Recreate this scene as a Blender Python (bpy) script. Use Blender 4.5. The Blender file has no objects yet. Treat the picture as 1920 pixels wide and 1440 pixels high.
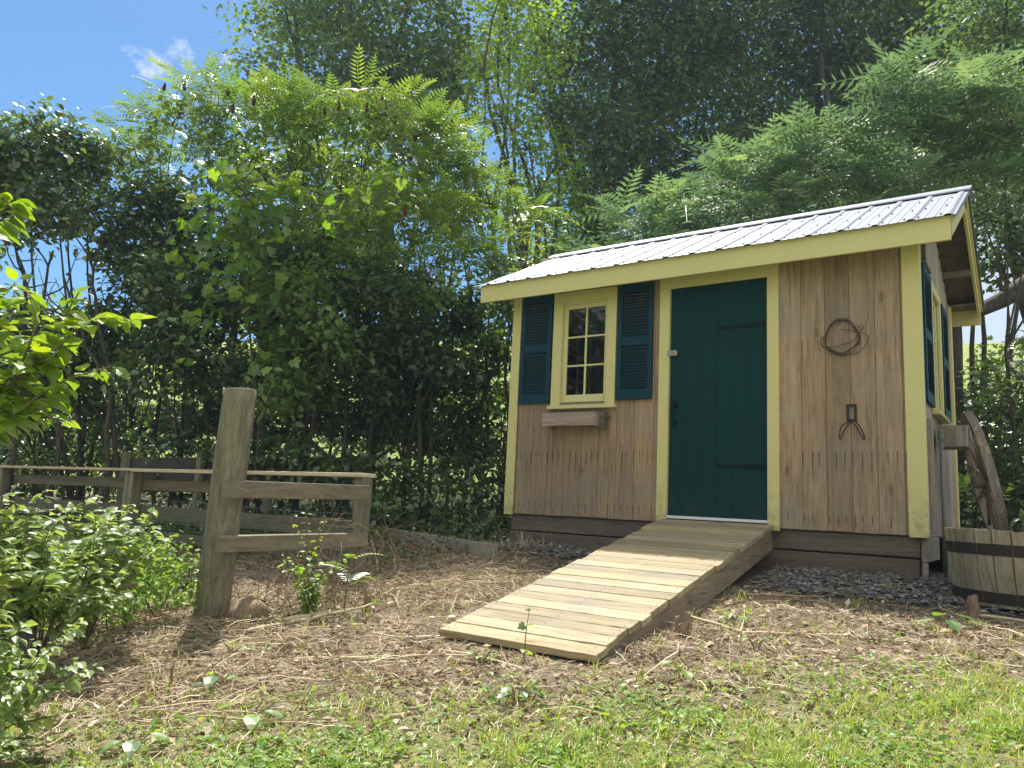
import bpy, math, random
import numpy as np
from mathutils import Vector
rs = np.random.RandomState(7)
random.seed(7)
C = bpy.context.scene.collection
scene = bpy.context.scene
# ---------------------------------------------------------------- camera
CAM = np.array([4.2464, -6.0482, 0.0417]); YAW, PITCH, ROLL, F = -0.6116, 0.1553, 0.0492, 1447.8
def basis():
    f = np.array([math.sin(YAW)*math.cos(PITCH), math.cos(YAW)*math.cos(PITCH), math.sin(PITCH)])
    r = np.array([math.cos(YAW), -math.sin(YAW), 0.0]); u = np.cross(r, f)
    c, s = math.cos(ROLL), math.sin(ROLL)
    return c*r+s*u, -s*r+c*u, f
BR, BU, BF = basis()
def at(px, py, d):                       # point seen at photo pixel px,py standing d metres deep
    return CAM + (BF + (px-960)/F*BR - (py-720)/F*BU)*d
cd = bpy.data.cameras.new('camera'); co = bpy.data.objects.new('camera', cd); C.objects.link(co)
from mathutils import Matrix
co.matrix_world = Matrix([[BR[0], BU[0], -BF[0], CAM[0]], [BR[1], BU[1], -BF[1], CAM[1]], [BR[2], BU[2], -BF[2], CAM[2]], [0, 0, 0, 1]])
cd.sensor_width = 36; cd.lens = F/1920*36; cd.clip_start = 0.05; cd.clip_end = 2000
scene.camera = co
# ---------------------------------------------------------------- sky and sun
SUN_EL, SUN_AZ = math.radians(63), math.radians(-47)   # azimuth from +Y towards +X
w = bpy.data.worlds.new('World'); scene.world = w; w.use_nodes = True
wt = w.node_tree; wt.nodes.clear()
def WN(t, **k):
    n = wt.nodes.new(t)
    for a, b in k.items(): setattr(n, a, b)
    return n
sky = WN('ShaderNodeTexSky', sky_type='NISHITA'); sky.sun_disc = False
sky.sun_elevation = SUN_EL; sky.sun_rotation = SUN_AZ % (2*math.pi); sky.air_density = 1.0; sky.dust_density = 0.6; sky.ozone_density = 2.2
tc = WN('ShaderNodeTexCoord')
mp = WN('ShaderNodeMapping'); mp.inputs['Scale'].default_value = (0.8, 1.3, 1.9); mp.inputs['Location'].default_value = (3.1, 1.7, 0.35)
nz = WN('ShaderNodeTexNoise'); nz.inputs['Scale'].default_value = 26; nz.inputs['Detail'].default_value = 9; nz.inputs['Roughness'].default_value = 0.62
wt.links.new(tc.outputs['Generated'], mp.inputs['Vector']); wt.links.new(mp.outputs['Vector'], nz.inputs['Vector'])
def wblob(direction, r0, r1):            # 1 near a direction of the sky, 0 beyond
    d = WN('ShaderNodeVectorMath', operation='DISTANCE'); v = np.array(direction); v = v/np.linalg.norm(v)
    d.inputs[1].default_value = tuple(v); nn = WN('ShaderNodeVectorMath', operation='NORMALIZE')
    wt.links.new(tc.outputs['Generated'], nn.inputs[0]); wt.links.new(nn.outputs[0], d.inputs[0])
    m = WN('ShaderNodeMapRange'); m.inputs['From Min'].default_value = r0; m.inputs['From Max'].default_value = r1
    m.inputs['To Min'].default_value = 1; m.inputs['To Max'].default_value = 0; m.interpolation_type = 'SMOOTHSTEP'
    wt.links.new(d.outputs['Value'], m.inputs['Value']); return m.outputs[0]
def wmath(op, a, b):
    m = WN('ShaderNodeMath', operation=op); m.use_clamp = (op == 'ADD')
    for i, v in enumerate((a, b)):
        if isinstance(v, (int, float)): m.inputs[i].default_value = v
        else: wt.links.new(v, m.inputs[i])
    return m.outputs[0]
cl = WN('ShaderNodeMapRange'); cl.inputs['From Min'].default_value = 0.36; cl.inputs['From Max'].default_value = 0.62
wt.links.new(nz.outputs['Fac'], cl.inputs['Value'])
msk = None
for px, py, r0, r1 in ((262, 112, 0.003, 0.03), (290, 130, 0.002, 0.024), (345, 108, 0.002, 0.03), (385, 108, 0.002, 0.024), (425, 112, 0.0, 0.018), (235, 98, 0.0, 0.016)):
    b = wblob(at(px, py, 1)-CAM, r0, r1); msk = b if msk is None else wmath('ADD', msk, b)
far = wblob(at(1900, 600, 1)-CAM, 0.05, 0.42)
cm = wmath('MULTIPLY', wmath('SUBTRACT', wmath('ADD', wmath('MULTIPLY', msk, 0.22), wmath('MULTIPLY', nz.outputs['Fac'], 0.9)), 0.62), 3.2)
cm = wmath('ADD', cm, 0.0)
cm = wmath('ADD', wmath('MULTIPLY', cm, 1.0), wmath('MULTIPLY', far, 0.6))
sp_ = WN('ShaderNodeVectorMath', operation='DOT_PRODUCT'); sp_.inputs[1].default_value = (0.50, -0.80, 0.25); wt.links.new(tc.outputs['Generated'], sp_.inputs[0])
cov = WN('ShaderNodeMapRange', interpolation_type='SMOOTHSTEP'); cov.inputs['From Min'].default_value = -0.22; cov.inputs['From Max'].default_value = 0.35; wt.links.new(sp_.outputs['Value'], cov.inputs['Value'])
nb_ = WN('ShaderNodeTexNoise'); nb_.inputs['Scale'].default_value = 2.4; nb_.inputs['Detail'].default_value = 8; nb_.inputs['Roughness'].default_value = 0.6; wt.links.new(tc.outputs['Generated'], nb_.inputs['Vector'])
big = wmath('ADD', wmath('MULTIPLY', wmath('SUBTRACT', wmath('ADD', wmath('MULTIPLY', cov.outputs[0], 0.45), nb_.outputs['Fac']), 0.66), 5.0), 0.0)  # unseen white clouds behind the camera, added to fill the shaded front
cm = wmath('ADD', cm, wmath('MULTIPLY', big, cov.outputs[0]))
mx = WN('ShaderNodeMixRGB'); mx.inputs['Color2'].default_value = (7.8, 7.7, 7.4, 1)
wt.links.new(cm, mx.inputs['Fac']); hs = WN('ShaderNodeHueSaturation'); hs.inputs['Saturation'].default_value = 1.5; hs.inputs['Value'].default_value = 1.0; wt.links.new(sky.outputs[0], hs.inputs['Color']); wt.links.new(hs.outputs[0], mx.inputs['Color1'])
bg = WN('ShaderNodeBackground'); bg.inputs['Strength'].default_value = 0.078
wo = WN('ShaderNodeOutputWorld'); wt.links.new(mx.outputs[0], bg.inputs['Color']); wt.links.new(bg.outputs[0], wo.inputs['Surface'])
sd = bpy.data.lights.new('sun', 'SUN'); sd.energy = 5.0; sd.angle = math.radians(0.5); sd.color = (1, 0.955, 0.88)
so = bpy.data.objects.new('sun', sd); C.objects.link(so)
sdir = Vector((math.cos(SUN_EL)*math.sin(SUN_AZ), math.cos(SUN_EL)*math.cos(SUN_AZ), math.sin(SUN_EL)))
so.rotation_euler = sdir.to_track_quat('Z', 'Y').to_euler(); so.location = (-6, 8, 20)
scene.view_settings.view_transform = 'Standard'; scene.view_settings.look = 'None'
scene.view_settings.exposure = 0.86; scene.view_settings.gamma = 1
scene.render.engine = 'CYCLES'
scene.cycles.max_bounces = 7; scene.cycles.diffuse_bounces = 4; scene.cycles.transmission_bounces = 5; scene.cycles.transparent_max_bounces = 8
# ---------------------------------------------------------------- materials
def new_mat(name):
    m = bpy.data.materials.new(name); m.use_nodes = True; m.node_tree.nodes.clear(); return m
class NT:
    def __init__(s, name): s.m = new_mat(name); s.t = s.m.node_tree
    def n(s, t, ins=None, **k):
        n = s.t.nodes.new(t)
        for a, b in k.items(): setattr(n, a, b)
        for a, b in (ins or {}).items():
            if isinstance(b, bpy.types.NodeSocket): s.t.links.new(b, n.inputs[a])
            else: n.inputs[a].default_value = b
        return n
    def math(s, op, a, b=0.0, clamp=False):
        return s.n('ShaderNodeMath', {0: a, 1: b}, operation=op, use_clamp=clamp).outputs[0]
    def mix(s, f, a, b, mode='MIX'):
        return s.n('ShaderNodeMixRGB', {0: f, 1: a, 2: b}, blend_type=mode).outputs[0]
    def ramp(s, f, stops):
        r = s.n('ShaderNodeValToRGB', {0: f}); e = r.color_ramp.elements
        while len(e) < len(stops): e.new(0.5)
        for i, (p, c) in enumerate(stops):
            e[i].position = p; e[i].color = (*c, 1) if len(c) == 3 else c
        return r.outputs[0]
    def rng(s, v, a, b, c=0.0, d=1.0, smooth=True):
        return s.n('ShaderNodeMapRange', {0: v, 1: a, 2: b, 3: c, 4: d}, interpolation_type='SMOOTHSTEP' if smooth else 'LINEAR').outputs[0]
    def noise(s, vec, scale, detail=4, rough=0.5, out=0, dist=0.0):
        return s.n('ShaderNodeTexNoise', {'Vector': vec, 'Scale': scale, 'Detail': detail, 'Roughness': rough, 'Distortion': dist}).outputs[out]
    def coords(s): return s.n('ShaderNodeTexCoord').outputs['Object']
    def attr(s, name): return s.n('ShaderNodeAttribute', attribute_name=name).outputs['Fac']
    def bump(s, h, strength=0.3, dist=0.01):
        return s.n('ShaderNodeBump', {'Height': h, 'Strength': strength, 'Distance': dist}).outputs[0]
    def out(s, sh): s.n('ShaderNodeOutputMaterial', {'Surface': sh}); return s.m
    def pbr(s, col, rough=0.6, normal=None, **k):
        i = {'Base Color': col, 'Roughness': rough}
        if normal is not None: i['Normal'] = normal
        for a, b in k.items(): i[a.replace('_', ' ')] = b
        return s.out(s.n('ShaderNodeBsdfPrincipled', i).outputs[0])
def c4(c): return (c[0], c[1], c[2], 1)
def wood(name, dark, mid, light, axis='z', rough=0.75, tint=0.35, knots=True, streaks=False, moss=0.0, grain=1.0, weather=0.0):
    t = NT(name); co_ = t.coords(); r = t.attr('rnd')
    off = t.n('ShaderNodeCombineXYZ', {0: t.math('MULTIPLY', r, 37.0), 1: t.math('MULTIPLY', r, 91.0), 2: t.math('MULTIPLY', r, 53.0)}).outputs[0]
    p = t.n('ShaderNodeVectorMath', {0: co_, 1: off}, operation='ADD').outputs[0]
    sc = {'x': (0.07, 1, 1), 'y': (1, 0.07, 1), 'z': (1, 1, 0.07)}[axis]
    sk = {'x': (0.35, 1, 1), 'y': (1, 0.35, 1), 'z': (1, 1, 0.35)}[axis]
    q = t.n('ShaderNodeVectorMath', {0: p, 1: sc}, operation='MULTIPLY').outputs[0]
    fine = t.noise(q, 130*grain, 5, 0.6); broad = t.noise(q, 22*grain, 4, 0.55, dist=1.2)
    v = t.math('ADD', t.math('MULTIPLY', fine, 0.45), t.math('MULTIPLY', broad, 0.55))
    col = t.ramp(v, [(0.34, dark), (0.5, mid), (0.66, light)])
    if knots:
        k = t.n('ShaderNodeVectorMath', {0: p, 1: sk}, operation='MULTIPLY').outputs[0]
        vo = t.n('ShaderNodeTexVoronoi', {'Vector': k, 'Scale': 5.5, 'Randomness': 1.0})
        keep = t.math('GREATER_THAN', t.n('ShaderNodeSeparateColor', {0: vo.outputs['Color']}).outputs[0], 0.48)
        kn = t.math('MULTIPLY', t.rng(vo.outputs['Distance'], 0.05, 0.11, 1, 0), keep)
        col = t.mix(t.math('MULTIPLY', kn, 0.75), col, c4([c*0.42 for c in dark]))
        halo = t.math('MULTIPLY', t.rng(vo.outputs['Distance'], 0.10, 0.26, 1, 0), keep)
        col = t.mix(t.math('MULTIPLY', halo, 0.28), col, c4([dark[0]*1.2, dark[1], dark[2]*0.8]))
    if weather:
        big = t.noise(co_, 2.2, 5, 0.65)
        col = t.mix(t.math('MULTIPLY', t.rng(big, 0.42, 0.68), weather), col, (0.21, 0.20, 0.175, 1))
    val = t.math('ADD', 1-tint/2, t.math('MULTIPLY', r, tint))
    col = t.n('ShaderNodeHueSaturation', {'Value': val, 'Color': col, 'Saturation': t.math('ADD', 0.84, t.math('MULTIPLY', t.math('FRACT', t.math('MULTIPLY', r, 7.3)), 0.14))}).outputs[0]
    if moss:
        mo = t.rng(t.noise(co_, 3.5, 6, 0.7), 0.45, 0.7)
        col = t.mix(t.math('MULTIPLY', mo, moss), col, (0.10, 0.13, 0.07, 1))
    if streaks:                          # dark drips that run down from rows of nails
        s = t.n('ShaderNodeSeparateXYZ', {0: co_}); X, Z = s.outputs[0], s.outputs[2]
        u = t.math('DIVIDE', X, 0.0585); cell = t.math('FLOOR', u)
        acc = None
        for z0, ln, seed in ((0.555, 0.24, 3.1), (0.085, 0.09, 8.7), (1.40, 0.13, 14.2)):
            wn = t.n('ShaderNodeTexWhiteNoise', {'W': t.math('ADD', cell, seed)}, noise_dimensions='1D'); rr = wn.outputs['Value']
            fx = t.math('ABSOLUTE', t.math('SUBTRACT', t.math('SUBTRACT', u, cell), t.math('ADD', 0.35, t.math('MULTIPLY', rr, 0.3))))
            L = t.math('MULTIPLY', t.math('ADD', 0.25, rr), ln)
            h = t.math('DIVIDE', t.math('SUBTRACT', z0, Z), L)        # 0 at the nail, 1 at the drip's end
            body = t.math('MULTIPLY', t.rng(h, 0.0, 0.06), t.rng(h, 0.4, 1.0, 1, 0))
            m_ = t.math('MULTIPLY', t.rng(fx, 0.03, 0.11, 1, 0), body)
            m_ = t.math('MULTIPLY', m_, t.rng(rr, 0.12, 0.4, 0.25 if z0 < 1 else 0.0, 0.95 if z0 < 1 else 0.6))
            acc = m_ if acc is None else t.math('MAXIMUM', acc, m_)
        col = t.mix(t.math('MULTIPLY', acc, 0.85), col, (0.045, 0.03, 0.022, 1))
        low = t.math('MULTIPLY', t.rng(Z, 0.0, 0.55, 1, 0), t.rng(t.noise(co_, 5, 4), 0.35, 0.7))
        col = t.mix(t.math('MULTIPLY', low, 0.5), col, (0.20, 0.19, 0.155, 1))
    return t.pbr(col, rough, t.bump(v, 0.35, 0.004))
def paint(name, col, rough=0.45, dirt=0.12, chips=None, spec=0.3):
    t = NT(name); co_ = t.coords()
    n1 = t.noise(co_, 2.5, 5, 0.6); n2 = t.noise(t.n('ShaderNodeVectorMath', {0: co_, 1: (1, 1, 0.15)}, operation='MULTIPLY').outputs[0], 60, 4, 0.6)
    c = t.mix(t.math('MULTIPLY', t.rng(n1, 0.35, 0.7), dirt), c4(col), c4([x*0.72 for x in col]))
    c = t.mix(t.math('MULTIPLY', t.rng(n2, 0.5, 0.75), dirt), c, c4([x*0.8 for x in col]))
    if name.startswith(('cream', 'pale', 'dark_green')):
        Z_ = t.n('ShaderNodeSeparateXYZ', {0: co_}).outputs[2]; sp = t.math('MULTIPLY', t.rng(Z_, -0.02, 0.38, 1, 0), t.rng(t.noise(co_, 14, 6, 0.7), 0.38, 0.7))
        c = t.mix(t.math('MULTIPLY', sp, 0.55), c, (0.16, 0.13, 0.085, 1) if not name.startswith('dark') else (0.05, 0.055, 0.04, 1))
    if chips is not None:
        ch = t.rng(t.noise(co_, 38, 5, 0.7), 0.70, 0.74); c = t.mix(ch, c, c4(chips))
    r = t.math('ADD', rough, t.math('MULTIPLY', n1, 0.15))
    return t.pbr(c, r, t.bump(n2, 0.25, 0.002), Specular_IOR_Level=spec)
def leafmat(name, cols, trans, tf=0.42, gloss=0.07, rough=0.42):
    t = NT(name); r = t.attr('rnd')
    col = t.ramp(r, cols); tr = t.mix(1.0, col, c4(trans), 'MULTIPLY')
    d = t.n('ShaderNodeBsdfDiffuse', {'Color': col}).outputs[0]; tl = t.n('ShaderNodeBsdfTranslucent', {'Color': tr}).outputs[0]
    g = t.n('ShaderNodeBsdfGlossy', {'Color': (1, 1, 1, 1), 'Roughness': rough}).outputs[0]
    a = t.n('ShaderNodeMixShader', {0: tf, 1: d, 2: tl}).outputs[0]
    fr = t.n('ShaderNodeLayerWeight', {'Blend': 0.25}).outputs['Fresnel']
    f2 = t.math('ADD', gloss*0.5, t.math('MULTIPLY', fr, gloss*2.0), True)
    return t.out(t.n('ShaderNodeMixShader', {0: f2, 1: a, 2: g}).outputs[0])
M = {}
M['siding'] = wood('weathered_pine', (0.16, 0.098, 0.052), (0.30, 0.195, 0.105), (0.41, 0.275, 0.15), 'z', streaks=True, weather=0.42, tint=0.34)
M['siding_side'] = wood('grey_pine', (0.24, 0.20, 0.15), (0.36, 0.31, 0.24), (0.48, 0.42, 0.33), 'z', weather=0.5)
M['inner'] = wood('inner_wood', (0.12, 0.08, 0.05), (0.2, 0.14, 0.08), (0.27, 0.19, 0.12), 'z')
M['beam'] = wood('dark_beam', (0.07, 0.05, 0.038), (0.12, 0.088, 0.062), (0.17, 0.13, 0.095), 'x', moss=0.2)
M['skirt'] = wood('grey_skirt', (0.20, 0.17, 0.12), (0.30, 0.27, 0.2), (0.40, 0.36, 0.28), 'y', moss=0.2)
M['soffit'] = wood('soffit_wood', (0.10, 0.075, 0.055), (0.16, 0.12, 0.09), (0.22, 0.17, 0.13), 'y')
M['deck'] = wood('ramp_boards', (0.20, 0.145, 0.07), (0.32, 0.25, 0.125), (0.43, 0.345, 0.19), 'x', tint=0.42, weather=0.4)
M['stringer'] = wood('ramp_side', (0.13, 0.095, 0.06), (0.26, 0.19, 0.12), (0.36, 0.28, 0.19), 'y', moss=0.25)
M['post'] = wood('old_post', (0.09, 0.078, 0.045), (0.18, 0.16, 0.10), (0.29, 0.26, 0.18), 'z', moss=0.5)
M['rail'] = wood('rail_x', (0.08, 0.065, 0.04), (0.14, 0.12, 0.075), (0.21, 0.18, 0.12), 'x', moss=0.6)
M['raily'] = wood('rail_y', (0.13, 0.10, 0.065), (0.24, 0.20, 0.13), (0.34, 0.29, 0.20), 'y', moss=0.25)
M['cap'] = wood('rail_cap', (0.30, 0.25, 0.14), (0.46, 0.39, 0.24), (0.58, 0.5, 0.33), 'x', knots=False)
M['stave'] = wood('barrel_staves', (0.15, 0.12, 0.075), (0.29, 0.24, 0.16), (0.42, 0.36, 0.26), 'z', moss=0.25, tint=0.4)
M['grey'] = wood('silver_timber', (0.15, 0.14, 0.11), (0.24, 0.225, 0.18), (0.33, 0.31, 0.26), 'x', moss=0.3)
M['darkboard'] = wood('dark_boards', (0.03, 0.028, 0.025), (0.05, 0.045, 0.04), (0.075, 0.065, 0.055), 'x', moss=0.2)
M['wheelwood'] = wood('wheel_wood', (0.12, 0.09, 0.07), (0.22, 0.175, 0.14), (0.36, 0.31, 0.27), 'z', rough=0.85)
M['spoke'] = wood('peeling_spoke', (0.13, 0.08, 0.06), (0.28, 0.21, 0.17), (0.55, 0.50, 0.44), 'z', rough=0.85)
M['boxwood'] = wood('window_box_wood', (0.20, 0.14, 0.115), (0.33, 0.24, 0.195), (0.43, 0.33, 0.27), 'x')
M['yellow'] = paint('cream_yellow_paint', (0.60, 0.555, 0.25), 0.5, 0.14)
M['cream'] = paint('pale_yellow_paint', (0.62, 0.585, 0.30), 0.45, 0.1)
M['green'] = paint('dark_green_door_paint', (0.001, 0.034, 0.034), 0.5, 0.35, chips=(0.02, 0.07, 0.055), spec=0.12)
M['hinge'] = paint('green_painted_iron', (0.001, 0.014, 0.016), 0.4, 0.3, spec=0.12)
M['blue'] = paint('teal_shutter_paint', (0.0005, 0.036, 0.060), 0.45, 0.2, spec=0.2)
M['white'] = paint('white_aluminium', (0.7, 0.72, 0.76), 0.3, 0.1)
M['iron'] = paint('black_iron', (0.02, 0.019, 0.02), 0.45, 0.3)
M['rust'] = paint('rusty_wire', (0.07, 0.035, 0.025), 0.6, 0.4)
M['band'] = paint('rusty_band', (0.035, 0.027, 0.022), 0.65, 0.5)
M['pipe'] = paint('green_grey_pipe', (0.13, 0.16, 0.13), 0.4, 0.4)
M['brass'] = paint('grey_latch', (0.30, 0.30, 0.26), 0.35, 0.3)
def roof_mat():
    t = NT('galvanised_sheet'); c = t.coords()
    q = t.n('ShaderNodeVectorMath', {0: c, 1: (1, 0.12, 0.12)}, operation='MULTIPLY').outputs[0]
    n = t.noise(q, 30, 5, 0.6); n2 = t.noise(c, 3, 4)
    col = t.mix(t.rng(n, 0.3, 0.75), (0.31, 0.335, 0.39, 1), (0.24, 0.26, 0.315, 1))
    col = t.mix(t.math('MULTIPLY', t.rng(n2, 0.5, 0.75), 0.35), col, (0.40, 0.38, 0.36, 1))
    return t.pbr(col, t.math('ADD', 0.32, t.math('MULTIPLY', n, 0.2)), t.bump(n, 0.1, 0.002), Metallic=0.15)
M['roof'] = roof_mat()
def glass_mat():
    t = NT('window_glass')
    tr = t.n('ShaderNodeBsdfTransparent', {0: (0.86, 0.9, 0.9, 1)}).outputs[0]; g = t.n('ShaderNodeBsdfGlossy', {'Roughness': 0.03}).outputs[0]
    f = t.n('ShaderNodeFresnel', {'IOR': 1.5}).outputs[0]
    return t.out(t.n('ShaderNodeMixShader', {0: f, 1: tr, 2: g}).outputs[0])
M['glass'] = glass_mat()
def bark(name, a, b):
    t = NT(name); c = t.coords()
    n = t.noise(t.n('ShaderNodeVectorMath', {0: c, 1: (1, 1, 0.25)}, operation='MULTIPLY').outputs[0], 35, 6, 0.65)
    return t.pbr(t.ramp(n, [(0.35, a), (0.65, b)]), 0.85, t.bump(n, 0.6, 0.02))
M['bark'] = bark('dark_bark', (0.035, 0.028, 0.022), (0.10, 0.082, 0.065))
M['stem'] = bark('green_stem', (0.10, 0.085, 0.04), (0.17, 0.15, 0.06))
M['stump'] = bark('stump_wood', (0.14, 0.09, 0.055), (0.30, 0.22, 0.14))
M['sumac'] = leafmat('sumac_leaf', [(0, (0.085, 0.155, 0.035)), (0.5, (0.13, 0.22, 0.045)), (1, (0.21, 0.29, 0.065))], (1.9, 1.75, 0.75), 0.48, 0.08)
M['sumac_r'] = leafmat('sumac_leaf_blue', [(0, (0.085, 0.15, 0.09)), (0.6, (0.135, 0.22, 0.12)), (1, (0.22, 0.31, 0.14))], (1.5, 1.5, 0.9), 0.42, 0.05, 0.5)
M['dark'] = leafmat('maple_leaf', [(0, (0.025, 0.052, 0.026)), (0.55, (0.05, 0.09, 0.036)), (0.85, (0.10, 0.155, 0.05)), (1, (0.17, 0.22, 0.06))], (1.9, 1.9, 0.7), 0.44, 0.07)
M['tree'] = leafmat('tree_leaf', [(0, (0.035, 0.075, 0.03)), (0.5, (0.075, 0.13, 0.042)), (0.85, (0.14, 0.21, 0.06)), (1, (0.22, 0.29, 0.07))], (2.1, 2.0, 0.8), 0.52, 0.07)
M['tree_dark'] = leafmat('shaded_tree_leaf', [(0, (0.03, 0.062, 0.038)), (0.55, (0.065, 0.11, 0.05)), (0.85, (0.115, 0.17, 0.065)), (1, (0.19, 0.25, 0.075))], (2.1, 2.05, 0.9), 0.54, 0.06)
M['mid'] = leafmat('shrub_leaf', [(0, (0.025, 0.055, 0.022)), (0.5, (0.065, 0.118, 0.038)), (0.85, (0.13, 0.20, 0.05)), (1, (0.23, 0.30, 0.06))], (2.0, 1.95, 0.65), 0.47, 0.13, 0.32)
M['lime'] = leafmat('young_leaf', [(0, (0.11, 0.20, 0.022)), (0.6, (0.16, 0.265, 0.028)), (1, (0.25, 0.33, 0.032))], (2.0, 1.85, 0.4), 0.56, 0.08)
M['vine'] = leafmat('vine_leaf', [(0, (0.08, 0.17, 0.035)), (0.6, (0.13, 0.24, 0.045)), (1, (0.25, 0.34, 0.05))], (2.0, 2.0, 0.4), 0.52, 0.09)
M['bush'] = leafmat('broad_leaf', [(0, (0.15, 0.23, 0.08)), (0.6, (0.25, 0.34, 0.13)), (1, (0.38, 0.45, 0.19))], (1.7, 1.6, 0.6), 0.50, 0.09, 0.42)
M['grass'] = leafmat('grass_blade', [(0, (0.56, 0.49, 0.26)), (0.3, (0.44, 0.42, 0.18)), (0.45, (0.25, 0.36, 0.075)), (1, (0.34, 0.47, 0.11))], (1.5, 1.5, 0.6), 0.42, 0.02)
M['clover'] = leafmat('clover_leaf', [(0, (0.13, 0.24, 0.05)), (0.6, (0.20, 0.33, 0.065)), (1, (0.32, 0.42, 0.10))], (1.7, 1.6, 0.6), 0.45, 0.04)
M['litter'] = leafmat('dead_leaf', [(0, (0.095, 0.064, 0.042)), (0.35, (0.30, 0.22, 0.145)), (0.8, (0.52, 0.42, 0.29)), (1, (0.70, 0.62, 0.50))], (1.2, 1.0, 0.7), 0.15, 0.02)
M['twig'] = leafmat('dry_twig', [(0, (0.15, 0.10, 0.06)), (0.35, (0.35, 0.265, 0.16)), (0.8, (0.53, 0.44, 0.29)), (1, (0.66, 0.58, 0.42))], (1, 1, 1), 0.0, 0.02)
M['fruit'] = bark('sumac_fruit', (0.04, 0.006, 0.008), (0.11, 0.016, 0.016))
def stone_mat():
    t = NT('grey_gravel'); r = t.attr('rnd'); n = t.noise(t.coords(), 60, 4)
    c = t.ramp(r, [(0, (0.045, 0.043, 0.042)), (0.6, (0.10, 0.097, 0.094)), (0.9, (0.18, 0.17, 0.16)), (1, (0.36, 0.35, 0.33))])
    return t.pbr(t.mix(t.math('MULTIPLY', n, 0.4), c, (0.1, 0.09, 0.08, 1)), 0.8)
M['stone'] = stone_mat()
def ground_mat():
    t = NT('earth_and_grass'); c = t.coords(); g = t.attr('grass'); fr = t.attr('far')
    n1 = t.noise(c, 3.0, 6, 0.7); n2 = t.noise(c, 45, 5, 0.7); n3 = t.noise(c, 1.2, 8, 0.75)
    soil = t.ramp(t.math('ADD', t.math('MULTIPLY', n1, 0.5), t.math('MULTIPLY', n2, 0.5)), [(0.36, (0.075, 0.056, 0.038)), (0.5, (0.22, 0.172, 0.115)), (0.64, (0.44, 0.365, 0.25))])
    gr = t.ramp(n2, [(0.3, (0.15, 0.17, 0.05)), (0.5, (0.25, 0.26, 0.09)), (0.7, (0.38, 0.34, 0.16))])
    col = t.mix(t.math('MULTIPLY', g, 0.8), soil, gr)
    field = t.ramp(t.math('ADD', t.math('MULTIPLY', n3, 0.6), t.math('MULTIPLY', n1, 0.4)), [(0.35, (0.15, 0.21, 0.04)), (0.5, (0.25, 0.30, 0.07)), (0.65, (0.36, 0.36, 0.11))])
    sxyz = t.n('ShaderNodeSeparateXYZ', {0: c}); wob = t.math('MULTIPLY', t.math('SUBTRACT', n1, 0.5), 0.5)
    dirt_shade = t.math('MULTIPLY', t.rng(t.math('ADD', sxyz.outputs[1], wob), -1.15, -0.85), t.rng(t.math('ADD', sxyz.outputs[0], wob), 0.2, 0.6))
    dirt_shade = t.math('MULTIPLY', dirt_shade, t.rng(sxyz.outputs[1], 2.5, 2.0))
    col = t.mix(t.math('MULTIPLY', dirt_shade, 0.75), col, (0.045, 0.036, 0.03, 1))  # dark dirt, with the shed's cast shadow also painted into the soil colour
    col = t.mix(fr, col, field)
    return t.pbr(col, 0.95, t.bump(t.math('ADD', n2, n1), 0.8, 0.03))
M['ground'] = ground_mat()
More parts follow.
